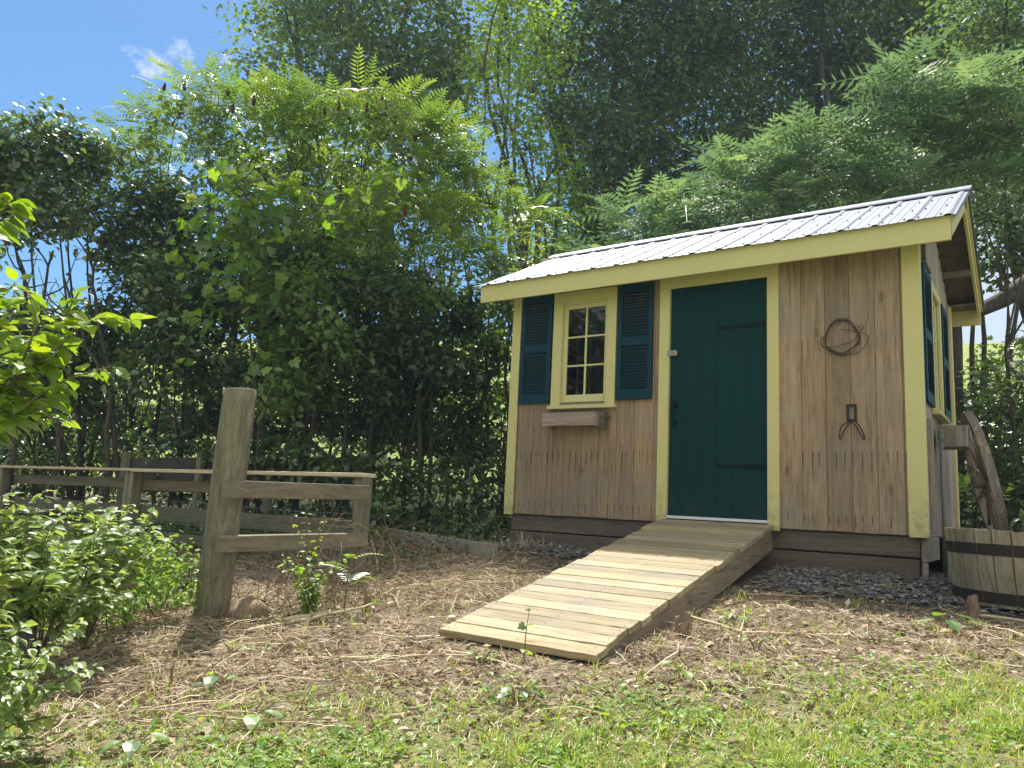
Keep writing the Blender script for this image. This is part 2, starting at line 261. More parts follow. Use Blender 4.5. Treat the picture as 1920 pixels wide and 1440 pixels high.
# ---------------------------------------------------------------- mesh building
class MB:
    def __init__(s): s.V = []; s.F = []; s.R = []; s.n = 0
    def add(s, verts, faces, rnd=None):              # faces: list of (m,k) int arrays; rnd: per face or scalar
        verts = np.asarray(verts, float).reshape(-1, 3)
        if isinstance(faces, np.ndarray): faces = [faces]
        if rnd is None: rnd = random.random()
        for f in faces:
            f = np.asarray(f, int)
            s.F.append(f+s.n)
            s.R.append(np.full(len(f), rnd) if np.isscalar(rnd) else np.asarray(rnd))
        s.V.append(verts); s.n += len(verts)
    def box(s, c, size, rot=None, rnd=None, jit=0.0):
        x, y, z = [a/2 for a in size]
        v = np.array([[i*x, j*y, k*z] for i in (-1, 1) for j in (-1, 1) for k in (-1, 1)])
        if jit: v = v+rs.uniform(-jit, jit, v.shape)
        if rot is not None: v = v @ np.array(rot).T
        v = v+np.array(c)
        f = np.array([[0, 1, 3, 2], [4, 6, 7, 5], [0, 4, 5, 1], [2, 3, 7, 6], [0, 2, 6, 4], [1, 5, 7, 3]])
        s.add(v, f, rnd); return s
    def b2(s, lo, hi, rnd=None, jit=0.0):
        lo = np.array(lo, float); hi = np.array(hi, float); return s.box((lo+hi)/2, hi-lo, None, rnd, jit)
    def tube(s, pts, rad, k=7, rnd=None, cap=True):
        pts = np.asarray(pts, float); n = len(pts)
        rad = np.full(n, rad) if np.isscalar(rad) else np.asarray(rad, float)
        t = np.gradient(pts, axis=0); t /= np.linalg.norm(t, axis=1)[:, None]+1e-9
        ref = np.array([0, 0, 1.0]) if abs(t[0][2]) < 0.9 else np.array([1.0, 0, 0])
        V = []
        a = np.arange(k)*2*math.pi/k
        for i in range(n):
            u = np.cross(t[i], ref); u /= np.linalg.norm(u)+1e-9; v = np.cross(t[i], u); ref = np.cross(u, t[i])
            V.append(pts[i]+rad[i]*(np.cos(a)[:, None]*u+np.sin(a)[:, None]*v))
        V = np.concatenate(V)
        i, j = np.meshgrid(np.arange(n-1), np.arange(k), indexing='ij'); i = i.ravel(); j = j.ravel(); j2 = (j+1) % k
        f = [np.stack([i*k+j, i*k+j2, (i+1)*k+j2, (i+1)*k+j], 1)]
        if cap: f += [np.array([list(range(k))[::-1]]), np.array([[(n-1)*k+q for q in range(k)]])]
        s.add(V, f, rnd if rnd is not None else random.random()); return s
    def lathe(s, prof, k=16, center=(0, 0, 0), rot=None, rnd=None):
        prof = np.asarray(prof, float); n = len(prof); a = np.arange(k)*2*math.pi/k
        V = np.concatenate([np.stack([r*np.cos(a), r*np.sin(a), np.full(k, z)], 1) for r, z in prof])
        if rot is not None: V = V @ np.array(rot).T
        i, j = np.meshgrid(np.arange(n-1), np.arange(k), indexing='ij'); i = i.ravel(); j = j.ravel(); j2 = (j+1) % k
        s.add(V+np.array(center), [np.stack([i*k+j, i*k+j2, (i+1)*k+j2, (i+1)*k+j], 1), np.array([list(range(k))[::-1]]), np.array([[(n-1)*k+q for q in range(k)]])], rnd); return s
    def mesh(s, name, mat, smooth=False):
        V = np.concatenate(s.V); me = bpy.data.meshes.new(name)
        me.vertices.add(len(V)); me.vertices.foreach_set('co', V.astype(np.float32).ravel())
        loops = np.concatenate([f.ravel() for f in s.F]); tot = np.concatenate([np.full(len(f), f.shape[1]) for f in s.F])
        st = np.concatenate([[0], np.cumsum(tot)[:-1]])
        me.loops.add(len(loops)); me.loops.foreach_set('vertex_index', loops.astype(np.int32))
        me.polygons.add(len(tot)); me.polygons.foreach_set('loop_start', st.astype(np.int32)); me.polygons.foreach_set('loop_total', tot.astype(np.int32))
        me.update(calc_edges=True)
        a = me.attributes.new('rnd', 'FLOAT', 'FACE'); a.data.foreach_set('value', np.concatenate(s.R).astype(np.float32))
        me.polygons.foreach_set('use_smooth', np.full(len(tot), smooth)); me.materials.append(mat)
        return me
    def build(s, name, mat, parent=None, smooth=False, bevel=0.0, origin=None):
        me = s.mesh(name, mat, smooth); o = bpy.data.objects.new(name, me); C.objects.link(o)
        if origin is not None:
            me.transform(Matrix.Translation(-Vector(origin))); o.location = origin
        if parent is not None:
            o.parent = parent
            if origin is None: o.location = -Vector(parent.location)
            else: o.location = Vector(origin)-Vector(parent.location)
        if bevel:
            b = o.modifiers.new('bevel', 'BEVEL'); b.width = bevel; b.segments = 1; b.limit_method = 'ANGLE'
        return o
def sub(o_name, mb, mat, part, **k):                 # a sub-part: parent is a part whose own location is an offset
    o = mb.build(o_name, mat, None, **k); o.parent = part
    p = part; off = Vector((0, 0, 0))
    while p is not None: off += Vector(p.location); p = p.parent
    o.location = Vector(o.location)-off
    return o
def tag(o, label=None, cat=None, group=None, kind=None):
    for k, v in (('label', label), ('category', cat), ('group', group), ('kind', kind)):
        if v: o[k] = v
    return o
def empty(name, loc, label, cat, group=None):
    o = bpy.data.objects.new(name, None); C.objects.link(o); o.location = Vector([float(a) for a in loc]); o.empty_display_size = 0.1
    return tag(o, label, cat, group)
# ---------------------------------------------------------------- ground
def sstep(x, a, b):
    t = np.clip((x-a)/(b-a), 0, 1); return t*t*(3-2*t)
def vnoise(x, y, s, seed=0):
    r = np.random.RandomState(100+seed); out = 0
    for i in range(7):
        a = r.uniform(0, 6.28); k = s*r.uniform(0.6, 1.6); out = out+np.sin((x*math.cos(a)+y*math.sin(a))*k+r.uniform(0, 6.28)+1.3*np.sin((x*math.sin(a)-y*math.cos(a))*k*0.7))
    return out/7
def gz(x, y):
    x = np.asarray(x, float); y = np.asarray(y, float)
    z = -0.33+0.12*np.clip(y, -9, 0)
    z = z-0.02*np.clip(-y-9, 0, 50)
    q = 0.9*y-0.35*np.clip(x, -60, 60)-3.9
    qq = np.clip(q, 0, 32); z = z+0.33*np.where(qq < 2, qq*qq/4, qq-1)
    z = z+0.02*np.clip(q-32, 0, 200)
    z = z+0.012*vnoise(x, y, 5, 1)+0.007*vnoise(x, y, 17, 2)*sstep(np.hypot(x-4, y+6), 30, 12)
    z = z+0.05*np.exp(-((x-0.45)**2+(y+0.25)**2)/0.12)          # heap of cuttings at the shed's corner
    return z
def gzf(x, y): return float(gz(x, y))
def grassmask(x, y):
    d = x*0.63-y*0.78                                            # lawn towards the camera's right
    line = 4.08+0.25*vnoise(x, y, 2.5, 5)
    return sstep(d-0.42*np.abs(x-3.2)*0-line, -0.35, 0.75)
def axis_pts(lo, hi, step, far):
    c = np.arange(lo, hi+1e-6, step); k = np.geomspace(step*1.3, far, 60)
    return np.concatenate([lo-k[::-1], c, hi+k])
xs = axis_pts(-7, 6.5, 0.06, 130); ys = axis_pts(-6.5, 5, 0.06, 130)
X, Y = np.meshgrid(xs, ys, indexing='ij'); Z = gz(X, Y)
mb = MB(); nx, ny = X.shape
i, j = np.meshgrid(np.arange(nx-1), np.arange(ny-1), indexing='ij'); i = i.ravel(); j = j.ravel()
mb.add(np.stack([X.ravel(), Y.ravel(), Z.ravel()], 1), np.stack([i*ny+j, (i+1)*ny+j, (i+1)*ny+j+1, i*ny+j+1], 1), 0.5)
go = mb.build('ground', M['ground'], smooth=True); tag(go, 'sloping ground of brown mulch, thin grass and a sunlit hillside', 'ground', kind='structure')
a = go.data.attributes.new('grass', 'FLOAT', 'POINT'); a.data.foreach_set('value', grassmask(X, Y).ravel().astype(np.float32))
q = (0.9*Y-0.35*X-3.9).ravel()
fv = np.maximum(sstep(q, 0.8, 3.0), sstep(-Y.ravel(), 9, 14))
a = go.data.attributes.new('far', 'FLOAT', 'POINT'); a.data.foreach_set('value', fv.astype(np.float32))
# ---------------------------------------------------------------- shed
XR, D = 3.524, 2.196
shed = empty('garden_shed', (XR/2, D/2, gzf(1.7, 0)), 'small pine plank garden shed with yellow trim, green door and metal roof', 'shed')
def P(name, mb, mat, bevel=0.002, smooth=False, parent=None, label=None):
    o = mb.build(name, M[mat], shed, smooth, bevel) if parent is None else sub(name, mb, M[mat], parent, smooth=smooth, bevel=bevel)
    if label: o['label'] = label
    return o
# front siding boards, cut round the window and door
fw = MB(); x = 0.095
cuts = [(0.50, 1.08, 0.99, 1.98), (1.60, 2.49, -0.1, 1.98)]
bx = []
while x < XR-0.09: bx.append(x); x += 0.1745
bx.append(XR-0.09)
for a0, a1 in zip(bx[:-1], bx[1:]):
    segs = [(a0, a1, -0.035, 2.14)]
    for (c0, c1, z0, z1) in cuts:
        out = []
        for (s0, s1, zz0, zz1) in segs:
            if s1 <= c0 or s0 >= c1: out.append((s0, s1, zz0, zz1)); continue
            if s0 < c0: out.append((s0, c0, zz0, zz1))
            if s1 > c1: out.append((c1, s1, zz0, zz1))
            m0, m1 = max(s0, c0), min(s1, c1)
            if zz0 < z0: out.append((m0, m1, zz0, z0))
            if z1 < zz1: out.append((m0, m1, z1, zz1))
        segs = out
    r = random.random(); dy = random.uniform(0, 0.0015)
    for s0, s1, z0, z1 in segs: fw.b2((s0+0.0008, 0.0+dy, z0+random.uniform(-.003, .003)*(z0 < 0)), (s1-0.0008, 0.02+dy, z1), r)
P('front_wall', fw, 'siding', 0.0035)
inn = MB(); inn.b2((0.05, 0.024, 0.0), (1.6, 0.05, 0.99)); inn.b2((0.05, 0.024, 0.99), (0.50, 0.05, 2.1)); inn.b2((1.08, 0.024, 0.99), (1.6, 0.05, 2.1)); inn.b2((0.5, 0.024, 1.98), (1.08, 0.05, 2.1)); inn.b2((2.49, 0.024, 0.0), (3.48, 0.05, 2.1)); inn.b2((1.6, 0.024, 1.98), (2.49, 0.05, 2.1))
P('inner_lining', inn, 'inner', 0)
def gable_top(y): return 2.10+0.515*(1.1-abs(y-1.1))
def side_wall(xa, xb, hole, mat, name):
    m = MB(); y = 0.022
    while y < D-0.03:
        y1 = min(y+0.135, D-0.022); zt = gable_top((y+y1)/2)-0.02; r = random.random()
        parts = [(y, y1, -0.035, zt)]
        h0, h1, hz0, hz1 = hole
        if y1 > h0 and y < h1:
            parts = [(y, y1, -0.035, hz0), (y, y1, hz1, zt)]
            if y < h0: parts.append((y, h0, hz0, hz1))
            if y1 > h1: parts.append((h1, y1, hz0, hz1))
        for p in parts: m.b2((xa, p[0]+.001, p[2]), (xb, p[1]-.001, p[3]), r)
        y = y1
    P(name, m, mat, 0.003)
side_wall(XR-0.02, XR, (0.70, 1.16, 0.98, 1.88), 'siding_side', 'side_wall')
side_wall(0.0, 0.02, (0.92, 1.50, 1.12, 2.02), 'siding_side', 'side_wall')
bw = MB(); x = 0.0
while x < XR-0.02:
    x1 = min(x+0.175, XR); bw.b2((x+.001, D-0.02, -0.035), (x1-.001, D, 2.14)); x = x1
P('back_wall', bw, 'siding_side', 0.003)
fl = MB(); fl.b2((0.02, 0.052, -0.05), (XR-0.02, D-0.03, -0.004)); P('floor', fl, 'inner', 0)
# foundation beams
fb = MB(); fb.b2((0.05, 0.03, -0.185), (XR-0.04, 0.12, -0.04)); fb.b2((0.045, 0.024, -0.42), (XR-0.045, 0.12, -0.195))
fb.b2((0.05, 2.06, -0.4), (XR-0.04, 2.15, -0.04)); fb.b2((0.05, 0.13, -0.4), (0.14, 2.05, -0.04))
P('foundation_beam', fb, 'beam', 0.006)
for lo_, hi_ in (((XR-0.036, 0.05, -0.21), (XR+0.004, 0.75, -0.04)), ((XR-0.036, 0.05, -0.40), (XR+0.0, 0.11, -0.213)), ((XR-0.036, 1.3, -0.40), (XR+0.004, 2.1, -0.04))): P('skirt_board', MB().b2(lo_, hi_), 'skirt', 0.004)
# corner boards
for (x0, x1, y0, y1) in ((-0.003, 0.092, -0.022, 0.0), (XR-0.098, XR+0.021, -0.022, 0.0)):
    P('corner_trim', MB().b2((x0, y0, -0.045), (x1, y1, 2.11)), 'yellow')
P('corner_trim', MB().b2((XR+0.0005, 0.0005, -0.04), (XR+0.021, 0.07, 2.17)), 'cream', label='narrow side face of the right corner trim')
P('corner_trim', MB().b2((XR+0.0005, D-0.085, -0.03), (XR+0.021, D+0.02, 2.1)), 'yellow')
P('corner_trim', MB().b2((-0.021, 0.0005, -0.04), (-0.0005, 0.09, 2.1)), 'yellow')
# fascia, rakes, soffit, roof
YE = -0.25; XL_, XR_ = -0.245, 3.77
PIT = math.atan2(2.83-2.15, 1.1+0.25); cs, sn = math.cos(PIT), math.sin(PIT)
P('fascia', MB().b2((XL_, YE, 1.972), (XR_, YE+0.022, 2.148)), 'yellow', 0.003)
P('fascia', MB().b2((XL_, 2.2+0.228, 1.972), (XR_, 2.2+0.25, 2.148)), 'yellow', 0.003)
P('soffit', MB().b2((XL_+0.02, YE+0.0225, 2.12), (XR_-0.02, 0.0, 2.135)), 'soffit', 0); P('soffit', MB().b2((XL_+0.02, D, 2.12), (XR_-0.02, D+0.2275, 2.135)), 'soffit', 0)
def slab(m, x0, x1, side, off0, off1, s0=0.0, s1=None, rnd=None):
    # a sheet that follows one roof slope: side +1 front, -1 back; off = distance under/over the slope line
    s1 = s1 if s1 is not None else (1.1-YE)/cs
    V = []
    for xx in (x0, x1):
        for s, o_ in ((s0, off0), (s1, off0), (s1, off1), (s0, off1)):
            yy = YE+s*cs-o_*sn; zz = 2.15+s*sn+o_*cs
            if side < 0: yy = 2.2-yy
            V.append((xx, yy, zz))
    m.add(V, [np.array([[0, 1, 2, 3], [7, 6, 5, 4], [0, 4, 5, 1], [1, 5, 6, 2], [2, 6, 7, 3], [3, 7, 4, 0]])], rnd)
for side in (1, -1):
    rk = MB(); slab(rk, XR_-0.022, XR_, side, -0.15, -0.006, 0.024/cs, (1.1-YE)/cs-0.002); P('rake_board', rk, 'yellow', 0)
    rk = MB(); slab(rk, XL_, XL_+0.022, side, -0.15, -0.006, 0.024/cs, (1.1-YE)/cs-0.002); P('rake_board', rk, 'yellow', 0)
    rk = MB(); slab(rk, XR_+0.001, XR_+0.018, side, -0.06, -0.004, 0.0, (1.1-YE)/cs); P('drip_edge', rk, 'yellow', 0)
    dk = MB()
    n = 8; L = (1.1-YE)/cs
    for k_ in range(n): slab(dk, XL_+0.023, XR_-0.023, side, -0.03, -0.012, 0.03+k_*(L-0.03)/n, 0.03+(k_+1)*(L-0.03)/n-0.003)
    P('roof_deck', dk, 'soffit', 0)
# lookout rafters under the right overhang
for yy in (0.45, 1.1, 1.75): P('rafter', MB().b2((XR+0.001, yy-0.02, gable_top(yy)-0.06), (XR_-0.024, yy+0.02, gable_top(yy)-0.005 if yy != 1.1 else gable_top(yy)-0.02)), 'soffit', 0)
vt = MB(); vt.b2((XR+0.0, 0.28, 2.02), (XR+0.03, 0.31, 2.24)); vt.b2((XR+0.0, 0.28, 2.0), (XR+0.03, 0.62, 2.03)); P('gable_batten', vt, 'soffit', 0)
# ribbed metal roof: profile across x, swept along each slope
prof = []; x = XL_-0.02; pitch = 0.229
end = XR_+0.035
rib0 = 3.30-pitch*15
pts = [(x, 0.0)]
k_ = 0
while rib0+k_*pitch < end-0.04:
    c0 = rib0+k_*pitch
    if c0 > x+0.04: pts += [(c0-0.030, 0.0), (c0-0.012, 0.0105), (c0+0.012, 0.0105), (c0+0.030, 0.0)]
    for f_ in (0.36, 0.64):
        cc = c0+pitch*f_
        if x+0.02 < cc < end-0.02: pts += [(cc-0.008, 0), (cc, 0.0035), (cc+0.008, 0)]
    k_ += 1
pts.append((end, 0.0)); pts.append((end+0.001, -0.03))
pts = [p for p in pts if p[0] >= x-1e-6]
L = (1.1-(YE-0.03))/cs
for side in (1, -1):
    rm = MB(); ns = 12; V = []
    for a_ in range(ns+1):
        s = L*a_/ns
        for (px_, h) in pts:
            h2 = h+0.004+0.0012*math.sin(px_*9+a_*1.3)
            yy = (YE-0.03)+s*cs-h2*sn; zz = 2.15-0.03*math.tan(PIT)+s*sn+h2*cs
            V.append((px_, yy if side > 0 else 2.2-yy, zz))
    V = np.array(V); n = len(pts)
    top = len(V); V2 = V.copy(); V2[:, 2] -= 0.003
    i, j = np.meshgrid(np.arange(ns), np.arange(n-1), indexing='ij'); i = i.ravel(); j = j.ravel()
    f = np.stack([i*n+j, i*n+j+1, (i+1)*n+j+1, (i+1)*n+j], 1)
    edge = np.array([[q, q+1, q+1+top, q+top] for q in range(n-1)])
    rm.add(np.concatenate([V, V2]), [f, f[:, ::-1]+top, edge], 0.5)
    ro = P('roof_panel', rm, 'roof', 0)
    if side > 0:
        sc = MB()
        for c0 in [rib0+q*pitch for q in range(18)]:
            if c0 > XR_: continue
            for s in (0.06, 0.55, 1.05, 1.42):
                for dx in (0.045, -0.045):
                    yy = (YE-0.03)+s*cs-0.008*sn; zz = 2.15-0.03*math.tan(PIT)+s*sn+0.008*cs
                    if XL_ < c0+dx < XR_: sc.lathe([(0.0065, 0), (0.0065, 0.004), (0.004, 0.008)], 6, (c0+dx, yy, zz), rnd=0.3)
        so_ = sub('screws', sc, M['iron'], ro); so_['kind'] = 'stuff'
rc = MB(); V = []
zr = 2.15+(1.1-YE)*math.tan(PIT)
cp = [(-0.13, -0.13*0.504+0.026), (-0.125, -0.125*0.504+0.034), (-0.02, 0.034), (0, 0.04), (0.02, 0.034), (0.125, -0.125*0.504+0.034), (0.13, -0.13*0.504+0.026)]
for xx in (XL_-0.03, XR_+0.055):
    for yy, zz in cp: V.append((xx, 1.1+yy, zr+zz))
    for yy, zz in cp[::-1]: V.append((xx, 1.1+yy, zr+zz-0.006))
m_ = 14
rc.add(V, [np.array([[q, (q+1) % m_, m_+(q+1) % m_, m_+q] for q in range(m_)]), np.array([list(range(m_))[::-1], [m_+q for q in range(m_)]])], 0.5)
P('ridge_cap', rc, 'roof', 0)
# door
dt = MB(); dt.b2((1.54, -0.024, -0.03), (1.632, 0.0, 1.945)); dt.b2((2.457, -0.024, -0.055), (2.548, 0.0, 1.945)); dt.b2((1.54, -0.0235, 1.9455), (2.548, 0.0, 2.06))
P('door_trim', dt, 'yellow', 0.003)
jb = MB(); jb.b2((1.6, 0.0, 0.0), (1.634, 0.06, 1.98)); jb.b2((2.455, 0.0, 0.0), (2.489, 0.06, 1.98)); P('door_jamb', jb, 'yellow', 0)
dr = MB(); xx = 1.637; nb = 6
for q in range(nb):
    w0 = (2.452-1.637)/nb; dr.b2((xx+q*w0+0.0005, 0.002+0.001*(q % 2), 0.022), (xx+(q+1)*w0-0.0005, 0.034, 1.943), random.random())
door = P('door', dr, 'green', 0.0012)
for hz in (1.565, 0.43):
    h = MB()
    ptsh = [(2.452, 0.022), (2.30, 0.018), (2.12, 0.012), (2.09, 0.006), (2.07, 0.017), (2.045, 0.0)]
    top = [(x_, hz+r_) for x_, r_ in ptsh]; bot = [(x_, hz-r_) for x_, r_ in ptsh[::-1][1:]]
    ring = top+bot; n = len(ring)
    V = [(a_, -0.003, b_) for a_, b_ in ring]+[(a_, 0.0015, b_) for a_, b_ in ring]
    h.add(V, [np.array([list(range(n))]), np.array([[q, (q+1) % n, n+(q+1) % n, n+q] for q in range(n)])], 0.5)
    h.lathe([(0.009, -0.035), (0.009, 0.035)], 8, (2.458, -0.006, hz))
    for bx_ in (2.14, 2.25, 2.36): h.lathe([(0.006, 0), (0.004, 0.004)], 8, (bx_, -0.003, hz), rot=[[1, 0, 0], [0, 0, -1], [0, 1, 0]])
    sub('hinge', h, M['hinge'], door)
h = MB(); h.tube([(1.685, 0.0, 0.93), (1.685, -0.03, 0.91), (1.685, -0.045, 0.86), (1.685, -0.03, 0.80), (1.685, 0.0, 0.78)], 0.008, 8)
h.b2((1.66, -0.003, 0.90), (1.71, 0.002, 0.975)); h.b2((1.665, -0.003, 0.75), (1.705, 0.002, 0.80)); h.b2((1.672, -0.03, 0.935), (1.70, -0.0035, 0.945)); sub('handle', h, M['hinge'], door)
h = MB(); h.b2((1.618, -0.03, 1.355), (1.705, -0.0245, 1.40)); h.b2((1.64, -0.0244, 1.358), (1.70, 0.0015, 1.397)); h.tube([(1.672, -0.03, 1.385), (1.672, -0.045, 1.38), (1.672, -0.045, 1.37), (1.672, -0.03, 1.365)], 0.004, 6); sub('latch', h, M['brass'], door)
P('threshold', MB().b2((1.6335, -0.02, -0.002), (2.4555, 0.05, 0.02)), 'white', 0.002)
# windows
def window_front():
    f = MB(); x0, x1, z0, z1 = 0.465, 1.125, 0.965, 2.035
    f.b2((x0, -0.024, z0), (x0+0.095, -0.0005, z1-0.1)); f.b2((x1-0.095, -0.024, z0), (x1, -0.0005, z1-0.1)); f.b2((x0, -0.0245, z1-0.0995), (x1, -0.0005, z1))
    f.b2((x0+0.08, 0.0, z0+.03), (x0+0.097, 0.075, z1-0.1)); f.b2((x1-0.097, 0.0, z0+.03), (x1-0.08, 0.075, z1-0.1)); f.b2((x0+0.098, 0.0, z1-0.115), (x1-0.098, 0.075, z1-0.098))
    o = P('window', f, 'yellow', 0.002)
    s = MB(); a0, a1, b0, b1 = x0+0.098, x1-0.098, z0+0.032, z1-0.116
    s.b2((a0, 0.018, b0), (a0+0.036, 0.045, b1)); s.b2((a1-0.036, 0.018, b0), (a1, 0.045, b1)); s.b2((a0+0.0365, 0.018, b0), (a1-0.0365, 0.045, b0+0.07)); s.b2((a0+0.0365, 0.018, b1-0.04), (a1-0.0365, 0.045, b1))
    g0, g1, h0, h1 = a0+0.0365, a1-0.0365, b0+0.07, b1-0.04
    s.b2(((g0+g1)/2-0.009, 0.02, h0), ((g0+g1)/2+0.009, 0.043, h1))
    for q in (1, 2):
        zz = h0+(h1-h0)*q/3; s.b2((g0, 0.021, zz-0.008), ((g0+g1)/2-0.0092, 0.042, zz+0.008)); s.b2(((g0+g1)/2+0.0092, 0.021, zz-0.008), (g1, 0.042, zz+0.008))
    sub('sash', s, M['cream'], o, bevel=0.002)
    k_ = 0
    for q in range(3):
        for r_ in range(2):
            pz0 = h0+(h1-h0)*q/3+0.008; pz1 = h0+(h1-h0)*(q+1)/3-0.008
            px0 = g0 if r_ == 0 else (g0+g1)/2+0.009; px1 = (g0+g1)/2-0.009 if r_ == 0 else g1
            sub('pane', MB().b2((px0, 0.030, pz0), (px1, 0.033, pz1)), M['glass'], o)
    sub('sill', MB().b2((x0-0.02, -0.055, z0-0.035), (x1+0.015, 0.016, z0-0.001)), M['yellow'], o, bevel=0.003)
window_front()
def window_side(xf, s, y0, y1, z0, z1, tw=0.075):       # xf: outer face, s: +1 outward is +x
    f = MB()
    def B(a, b, m=f):
        lo = [min(p, q_) for p, q_ in zip(a, b)]; hi = [max(p, q_) for p, q_ in zip(a, b)]; m.b2(lo, hi)
    B((xf+s*.0005, y0, z0), (xf+s*.024, y0+tw, z1-tw)); B((xf+s*.0005, y1-tw, z0), (xf+s*.024, y1, z1-tw)); B((xf+s*.0005, y0, z1-tw+.0005), (xf+s*.0245, y1, z1))
    o = P('window', f, 'yellow', 0.002)
    a0, a1, b0, b1 = y0+tw, y1-tw, z0, z1-tw; m = MB()
    B((xf-s*.035, a0, b0), (xf-s*.005, a0+.035, b1), m); B((xf-s*.035, a1-.035, b0), (xf-s*.005, a1, b1), m); B((xf-s*.035, a0+.0352, b0), (xf-s*.005, a1-.0352, b0+.05), m); B((xf-s*.035, a0+.0352, b1-.035), (xf-s*.005, a1-.0352, b1), m)
    B((xf-s*.033, (a0+a1)/2-.009, b0+.05), (xf-s*.008, (a0+a1)/2+.009, b1-.035), m)
    for q in (1, 2): 
        zz = b0+.05+(b1-b0-.085)*q/3; B((xf-s*.032, a0+.035, zz-.008), (xf-s*.009, (a0+a1)/2-.0092, zz+.008), m); B((xf-s*.032, (a0+a1)/2+.0092, zz-.008), (xf-s*.009, a1-.035, zz+.008), m)
    sub('sash', m, M['cream'], o, bevel=0.002)
    g = MB(); B((xf-s*.022, a0+.035, b0+.05), (xf-s*.019, a1-.035, b1-.035), g); sub('pane', g, M['glass'], o)
    g = MB(); B((xf+s*.0005, y0-.02, z0-.035), (xf+s*.06, y1+.02, z0-.001), g); sub('sill', g, M['yellow'], o, bevel=0.003)
window_side(XR, 1, 0.62, 1.24, 0.92, 1.96)
window_side(0.0, -1, 0.85, 1.57, 1.08, 2.09)
def shutter(u0, u1, z0, z1, face):                        # face: 'front' or 'side'
    t = MB()
    def B(a0, a1, d0, d1, c0, c1, rot=None):
        if face == 'front': lo, hi = (a0, -d1, c0), (a1, -d0, c1)
        else: lo, hi = (XR+d0, a0, c0), (XR+d1, a1, c1)
        t.b2(lo, hi)
    st = 0.045 if face == 'front' else 0.05; zm = z0+(z1-z0)*0.50
    B(u0, u0+st, .003, .03, z0, z1); B(u1-st, u1, .003, .03, z0, z1)
    B(u0+st+.0003, u1-st-.0003, .004, .029, z0, z0+0.085); B(u0+st+.0003, u1-st-.0003, .004, .029, z1-0.07, z1); B(u0+st+.0003, u1-st-.0003, .004, .029, zm-.04, zm+.04)
    o = P('shutter', t, 'blue', 0.002)
    t2 = MB()
    for (a_, b_) in ((z0+0.085, zm-0.04), (zm+0.04, z1-0.07)):
        n = int((b_-a_)/0.027)
        for q in range(n):
            zc = a_+(q+0.5)*(b_-a_)/n; hw = 0.018; th = 0.002; ang = math.radians(44)
            # a slat: thin box tilted so that its outer edge is low
            c_, s_ = math.cos(ang), math.sin(ang)
            def pt(al, d, h):      # al along, local depth d, local thickness h
                dd = 0.017+d*c_+h*s_; zz = zc-d*s_+h*c_
                return (al, -dd, zz) if face == 'front' else (XR+dd, al, zz)
            V = [pt(al, d, h) for al in (u0+st, u1-st) for d in (-hw, hw) for h in (-th, th)]
            t2.add(V, np.array([[0, 1, 3, 2], [4, 6, 7, 5], [0, 4, 5, 1], [2, 3, 7, 6], [0, 2, 6, 4], [1, 5, 7, 3]]), 0.5)
    sub('louvres', t2, M['blue'], o)
shutter(0.107, 0.447, 0.995, 2.045, 'front'); shutter(1.140, 1.480, 0.995, 2.03, 'front')
shutter(0.14, 0.58, 0.93, 1.96, 'side'); shutter(1.30, 1.72, 0.95, 1.93, 'side')
# window box under the front window
wb = MB(); wb.b2((0.45, -0.135, 0.765), (0.985, -0.115, 0.885)); wb.b2((0.9855, -0.13, 0.765), (1.0, -0.0005, 0.885)); wb.b2((0.45, -0.114, 0.775), (0.985, -0.001, 0.79)); wb.b2((0.45, -0.1145, 0.79), (0.465, -0.001, 0.88))
wbo = P('window_box', wb, 'boxwood', 0.003)
P('box_bracket', MB().b2((1.0005, -0.06, 0.745), (1.05, -0.0005, 0.90)).tube([(1.05, -0.03, 0.85), (1.1, -0.03, 0.85)], 0.012, 7), 'beam', 0.002)
# bracket with black straps on the right of the door
br = MB()
for (a_, b_) in (((3.035, 0.77), (3.05, 0.895)), ((3.087, 0.77), (3.102, 0.895)), ((3.0502, 0.88), (3.0868, 0.895)), ((3.0502, 0.77), (3.0868, 0.785))): br.b2((a_[0], -0.014, a_[1]), (b_[0], -0.0005, b_[1]))
bro = P('wall_bracket', br, 'iron', 0.001)
st_ = MB()
st_.tube([(3.07, -.02, .77), (3.035, -.03, .755), (3.0, -.03, .735), (2.99, -.028, .70), (2.985, -.026, .64), (2.995, -.026, .635), (3.015, -.03, .69), (3.045, -.032, .74), (3.07, -.03, .762), (3.10, -.03, .735), (3.125, -.028, .68), (3.15, -.026, .63), (3.16, -.026, .635), (3.14, -.028, .70), (3.115, -.03, .745), (3.09, -.02, .775)], 0.0045, 6)
sub('strap', st_, M['iron'], bro)
P('meter_panel', MB().b2((XR+0.0225, 0.085, -0.02), (XR+0.05, 0.2, 0.79)), 'wheelwood', 0.002)
